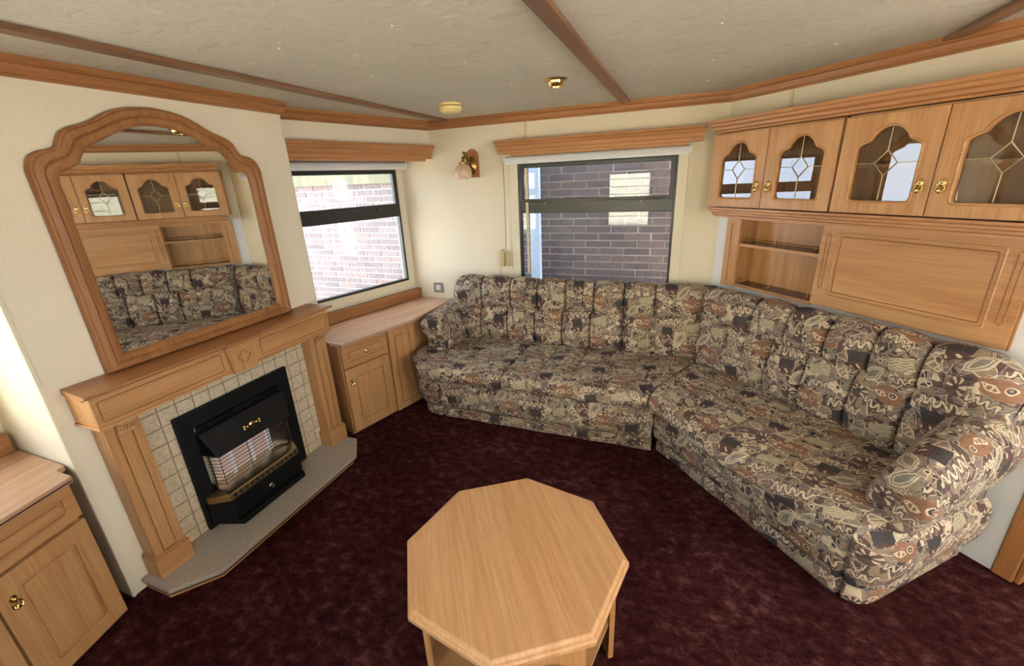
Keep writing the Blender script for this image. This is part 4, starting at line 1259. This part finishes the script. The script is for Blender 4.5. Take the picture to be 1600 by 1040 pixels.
mitR = lambda n: 0.072 + 0.445 * n
def sofa_right_wall():
    T = Thing('sofa', 'patterned sofa along the right wall under the cupboards, with its arm in the foreground', 'sofa', 'R', (0.9, 0.42, 0), 'patterned corner sofas')
    gap = lambda s, n, z: -0.026 * math.exp(-((s - 1.437) / 0.008) ** 2) * (1 if n > 0.5 and z < 0.32 else 0) + 0.003 * sin(s * 19 + z * 13)
    plan_sweep(T, 'base', (corner_path([(mitR(0.695) + 0.006, 0.695), (1.520, 0.695), (1.520, 0.05)], 0.12), -1), BASE_PROF, (0.2, 0.0), gap)
    def sd(s, v, n, z):
        top = 1 if z > 0.36 else max(0, (z - 0.30) / 0.06)
        return wob(s, 7, n) + 0.010 * noise.noise(Vector((s * 4, n * 4, 3))) * top - 0.007 * seam_d(s, (0.62, 0.84, 1.05), 0.012) * top
    T.part('seat', swept('R', lambda t, n: lerp(mitR(n) + 0.004, 1.53 - 0.12 * max(0, (n - 0.60) / 0.22) ** 2, t), dense(100, (0.62, 0.84, 1.05), mitR(0.5), 1.53),
        lambda t: (lambda w: smooth_path([(0.08, 0.33), (0.40, 0.33), (0.62, 0.325), (0.72 + w, 0.315), (0.765 + w, 0.320), (0.800 + w, 0.345), (0.806 + w, 0.385), (0.778 + w, 0.420), (0.71 + w, 0.436), (0.55, 0.438), (0.36, 0.430), (0.20, 0.424), (0.08, 0.42)], 4))(0.035 * sin(pi * min(1, t * 1.15)) - 0.05 * max(0, (t - 0.86) / 0.14)),
        sd, (0.31, 0.2)), FABRIC, smooth=True)
    ups = (0.508, 0.702, 0.902, 1.093, 1.274); los = (0.643, 0.838, 1.056, 1.264)
    sofa_back(T, lambda n: mitR(n) + 0.004, lambda n: 1.545,
        [(0.14, 0.40), (0.205, 0.415), (0.230, 0.46), (0.238, 0.54), (0.216, 0.64), (0.212, 0.70), (0.218, 0.79), (0.204, 0.870), (0.170, 0.920), (0.125, 0.936), (0.080, 0.922), (0.055, 0.87), (0.045, 0.70), (0.045, 0.42)],
        ups, los, 0.70, (0.2, 0.05), lambda t: (0.035 * (1 - t) ** 2, -0.022 * (1 - t) ** 2 - 0.013), 0.0, 0.13)
    sec = [(1.398, 0.425), (1.404, 0.50), (1.418, 0.565), (1.448, 0.625), (1.500, 0.652), (1.552, 0.640), (1.590, 0.596), (1.600, 0.53), (1.588, 0.46), (1.560, 0.400), (1.525, 0.362), (1.460, 0.365)]
    arm(T, sec, [(0.06, -0.045, 0.050, 1.0, 1.25), (0.18, -0.034, 0.048, 1.0, 1.2), (0.30, -0.022, 0.040, 1.0, 1.13), (0.42, -0.008, 0.026, 1.0, 1.06), (0.52, 0.0, 0.008, 1.0, 1.0), (0.58, 0.002, -0.012, 0.98, 1.0), (0.622, 0.002, -0.022, 0.92, 1.0), (0.640, 0.002, -0.026, 0.80, 1.0), (0.648, 0.002, -0.028, 0.58, 1.0)], (0.75, 0.2))
    return T
sofa_back_wall()
sofa_right_wall()

# ------------------------------------------------------------------ small fittings
def sconce():
    T = Thing('wall_lamp', 'brass wall lamp with pink glass shade on an arched wood plate', 'lamp', 'B', (0.36, 0, 1.605))
    pts = [(0.309, 1.605), (0.411, 1.605), (0.411, 1.735)] + [(0.360 + 0.051 * cos(a), 1.745 + 0.057 * sin(a)) for a in [pi * i / 12 for i in range(13)]] + [(0.309, 1.735)]
    T.part('back_plate', MB().extr_n(pts, 0.001, 0.018), MWz, bevel=0.004)
    m = MB(); m.lathe([(0.046, 0), (0.046, 0.006), (0.037, 0.012), (0.030, 0.014), (0.022, 0.022), (0.008, 0.026)], (0.360, 0.018, 1.690), 'n', 20, (0.78, 1.3))
    T.part('rosette', m, LAMPBRASS, smooth=True)
    m = MB()
    m.tube([(0.358, 0.030, 1.690), (0.352, 0.055, 1.720), (0.345, 0.080, 1.752), (0.335, 0.100, 1.745), (0.330, 0.110, 1.715)], [0.009, 0.011, 0.013, 0.011, 0.010], 8)
    for p, r in (((0.345, 0.080, 1.760), 0.018), ((0.338, 0.096, 1.772), 0.012), ((0.352, 0.066, 1.744), 0.014), ((0.334, 0.106, 1.734), 0.014)): m.ball(p, r, 8)
    T.part('arm', m, LAMPBRASS, smooth=True)
    T.part('gallery', MB().lathe([(0.012, 0.022), (0.026, 0.018), (0.027, 0.0), (0.022, -0.004)], (0.328, 0.112, 1.694), seg=16), BRASS, smooth=True)
    m = MB(); rings = []
    prof = [(0.022, 0.0), (0.044, -0.008), (0.060, -0.030), (0.066, -0.056), (0.063, -0.080), (0.058, -0.096)]
    prof2 = prof + [(r - 0.003, h) for r, h in prof[::-1]]
    for r, h in prof2:
        ring = []
        for k in range(24):
            a = 2 * pi * k / 24
            sc_ = 1 + 0.05 * cos(6 * a) * max(0, (-h - 0.03) / 0.06)
            ring.append(m.v((0.328 + r * sc_ * cos(a), 0.112 + r * sc_ * sin(a), 1.696 + h + (0.006 * cos(6 * a) if h < -0.09 else 0))))
        rings.append(ring)
    for A, Bq in zip(rings, rings[1:]):
        for k in range(24): m.face([A[k], A[(k + 1) % 24], Bq[(k + 1) % 24], Bq[k]])
    T.part('shade', m, SHADEG, smooth=True)
sconce()

def smoke_alarm():
    T = Thing('smoke_alarm', 'round yellowed smoke alarm on the ceiling near the back left corner', 'smoke alarm', 'G', (0.520, -0.590, H))
    T.part('base', MB().lathe([(0.066, 0.0), (0.066, -0.010), (0.062, -0.012)], (0.520, -0.590, H), seg=32), YELLOWP, smooth=True)
    T.part('vent_ring', MB().lathe([(0.056, -0.011), (0.056, -0.018)], (0.520, -0.590, H), seg=32), DARKGAP)
    T.part('cover', MB().lathe([(0.062, -0.015), (0.066, -0.018), (0.066, -0.034), (0.058, -0.038), (0.055, -0.040), (0.055, -0.043), (0.052, -0.047), (0.03, -0.050)], (0.520, -0.590, H), seg=32), YELLOWP, smooth=True)
smoke_alarm()

def spot():
    T = Thing('ceiling_spotlight', 'brass eyeball spotlight recessed in the ceiling', 'lamp', 'G', (1.237, -0.885, H))
    T.part('flange', MB().lathe([(0.056, 0.0), (0.056, -0.003), (0.046, -0.008), (0.036, -0.009)], (1.237, -0.885, H), seg=28), BRASS, smooth=True)
    e = T.part('eyeball', MB().lathe([(0.038, -0.006), (0.037, -0.016), (0.032, -0.026), (0.026, -0.033), (0.024, -0.033), (0.022, -0.026)], (1.237, -0.885, H), seg=24), BRASS, smooth=True)
    T.part('lamp_well', MB().lathe([(0.022, -0.026), (0.006, -0.025)], (1.237, -0.885, H), seg=16), DARKGAP, parent=e)
spot()

def switch():
    T = Thing('wall_socket', 'square wall socket in a bronze frame above the corner worktop', 'socket', 'B', (-0.04, 0, 0.747))
    T.part('frame', MB().extr_n(roundrect(-0.081, 0.001, 0.706, 0.788, 0.006), 0.001, 0.010, roundrect(-0.064, -0.016, 0.723, 0.771, 0.004)), TAUPEP, bevel=0.002)
    T.part('insert', MB().extr_n(roundrect(-0.064, -0.016, 0.723, 0.771, 0.004), 0.001, 0.007), WHITEP)
    T.part('socket_well', MB().lathe([(0.018, 0.0), (0.018, 0.006), (0.014, 0.006), (0.013, 0.002)], (-0.04, 0.004, 0.747), 'n', 18), WHITEP, smooth=True)
switch()

def connector():
    T = Thing('cable_connector', 'beige folded connector box hanging on a cord left of the back window', 'connector', 'B', (0.585, 0.012, 1.02))
    m = MB()
    for a, b, n1 in ((0.552, 0.588, 0.055), (0.594, 0.628, 0.036)):
        A = [(a, 0.012, 0.955), (b, 0.012, 0.948), (b - 0.002, 0.012, 1.062), (a + 0.006, 0.012, 1.068)]
        Bv = [(a, n1, 0.955), (b, n1 - 0.006, 0.948), (b - 0.002, n1 - 0.012, 1.062), (a + 0.008, n1 - 0.010, 1.068)]
        V = [m.v(p) for p in A + Bv]
        for q in ((0, 1, 2, 3), (4, 5, 6, 7), (0, 1, 5, 4), (1, 2, 6, 5), (2, 3, 7, 6), (3, 0, 4, 7)): m.face([V[i] for i in q])
    T.part('shell', m, BEIGEP, bevel=0.003)
    m = MB(); m.tube([(0.560, 0.022, 1.066), (0.575, 0.024, 1.080), (0.590, 0.022, 1.068), (0.602, 0.020, 1.082)], 0.003, 6)
    T.part('clip', m, CORDM)
    BLIND_B.part('pull_cord', MB().tube([(0.607, 0.018, 1.70), (0.606, 0.016, 1.5), (0.604, 0.016, 1.25), (0.600, 0.020, 1.084)], 0.0026, 6), CORDM, label='thin grey pull cord')
    solo('cable', 'thin grey cable running from the beige connector down behind the sofa', 'cable', MB().tube([(0.560, 0.020, 0.955), (0.545, 0.018, 0.92), (0.535, 0.016, 0.87), (0.53, 0.016, 0.80), (0.45, 0.012, 0.70), (0.30, 0.010, 0.69), (0.20, 0.012, 0.72), (0.10, 0.012, 0.70)], 0.0024, 6), CORDM, 'B', (0.5, 0.015, 0.8))
connector()

# ------------------------------------------------------------------ outside
def outside():
    solo('paved_ground', 'grey paving outside the windows', 'ground', MB().box(-14, 14, -16, 6, -0.66, -0.60), PAVING, 'G', (0, -3, -0.6))
    W = Thing('brick_wall', 'purple brown brick wall seen through both windows', 'wall', 'G', (0, 0.76, -0.6))
    W.part('mortar_bed', MB().box(-4.0, 3.4, 0.757, 0.96, -0.6, 3.6), MORTAR)
    pw, ph = 0.222, 0.0627
    jx, jz = 0.833, 1.105
    rest = MB(); proto = None; count = 0
    gx, gz = 0.006, 0.0052
    for j in range(-27, 24):
        z0 = jz + j * ph
        off = 0 if j % 2 == 0 else -pw / 2
        for i in range(-22, 12):
            x0 = jx + off + i * pw
            if x0 < -4 or x0 > 3.2: continue
            jit = random.uniform(-0.004, 0.004)
            inA = -2.38 < x0 < -0.98 and 0.17 < z0 < 1.63
            inB = 0.30 < x0 < 1.72 and 0.72 < z0 < 1.72
            y = 0.75 + random.uniform(-0.003, 0.002)
            if inA or inB:
                if proto is None:
                    proto = W.part('brick', MB().box(x0 + gx, x0 + pw - gx, 0.75, 0.81, z0 + gz, z0 + ph - gz), BRICK, bevel=0.003, seg=1)
                    px_, pz_ = x0, z0
                else:
                    o = proto.copy(); COL.objects.link(o); o.parent = W.o
                    o.location = (x0 - px_ + jit, y - 0.75, z0 - pz_)
                    o.scale = (1, 1, 1)
                count += 1
            else:
                rest.box(x0 + gx, x0 + pw - gx, y, y + 0.06, z0 + gz, z0 + ph - gz)
    o = W.part('brickwork', rest, BRICK); o['kind'] = 'stuff'
    P = Thing('drainpipe', 'pale blue square drainpipe on the brick wall behind the back window', 'pipe', 'G', (0.60, 0.69, -0.6))
    P.part('pipe', MB().box(0.562, 0.652, 0.672, 0.736, -0.58, 3.5), PIPE, bevel=0.008)
    for z in (0.3, 2.2):
        P.part('bracket', MB().box(0.545, 0.668, 0.730, 0.750, z, z + 0.03), PIPE)
    solo('fascia_board', 'weathered pale green board along the brick wall above the left window view', 'board', MB().box(-2.9, -0.70, 0.70, 0.748, 1.600, 1.74), GREENBOARD, 'G', (-1.8, 0.72, 1.6))
    N = Thing('neighbouring_caravan', 'cream clad caravan outside behind the camera', 'caravan', 'G', (1.0, -6.6, -0.6))
    N.part('body', MB().box(-4.5, 1.55, -8.6, -6.60, -0.5, 2.3), CLAD)
    N.part('chassis_skirt', MB().box(-4.4, 1.45, -8.5, -6.65, -0.6, -0.5), PAVING)
    b0 = None
    for i in range(18):
        z0 = -0.45 + i * 0.15
        if b0 is None:
            m = MB(); m.extr_s([(-6.61, z0), (-6.575, z0), (-6.592, z0 + 0.146), (-6.61, z0 + 0.146)], -4.5, 1.55)
            b0 = N.part('cladding_board', m, CLAD)
        else:
            o = b0.copy(); COL.objects.link(o); o.parent = N.o; o.location = (0, 0, i * 0.15)
outside()
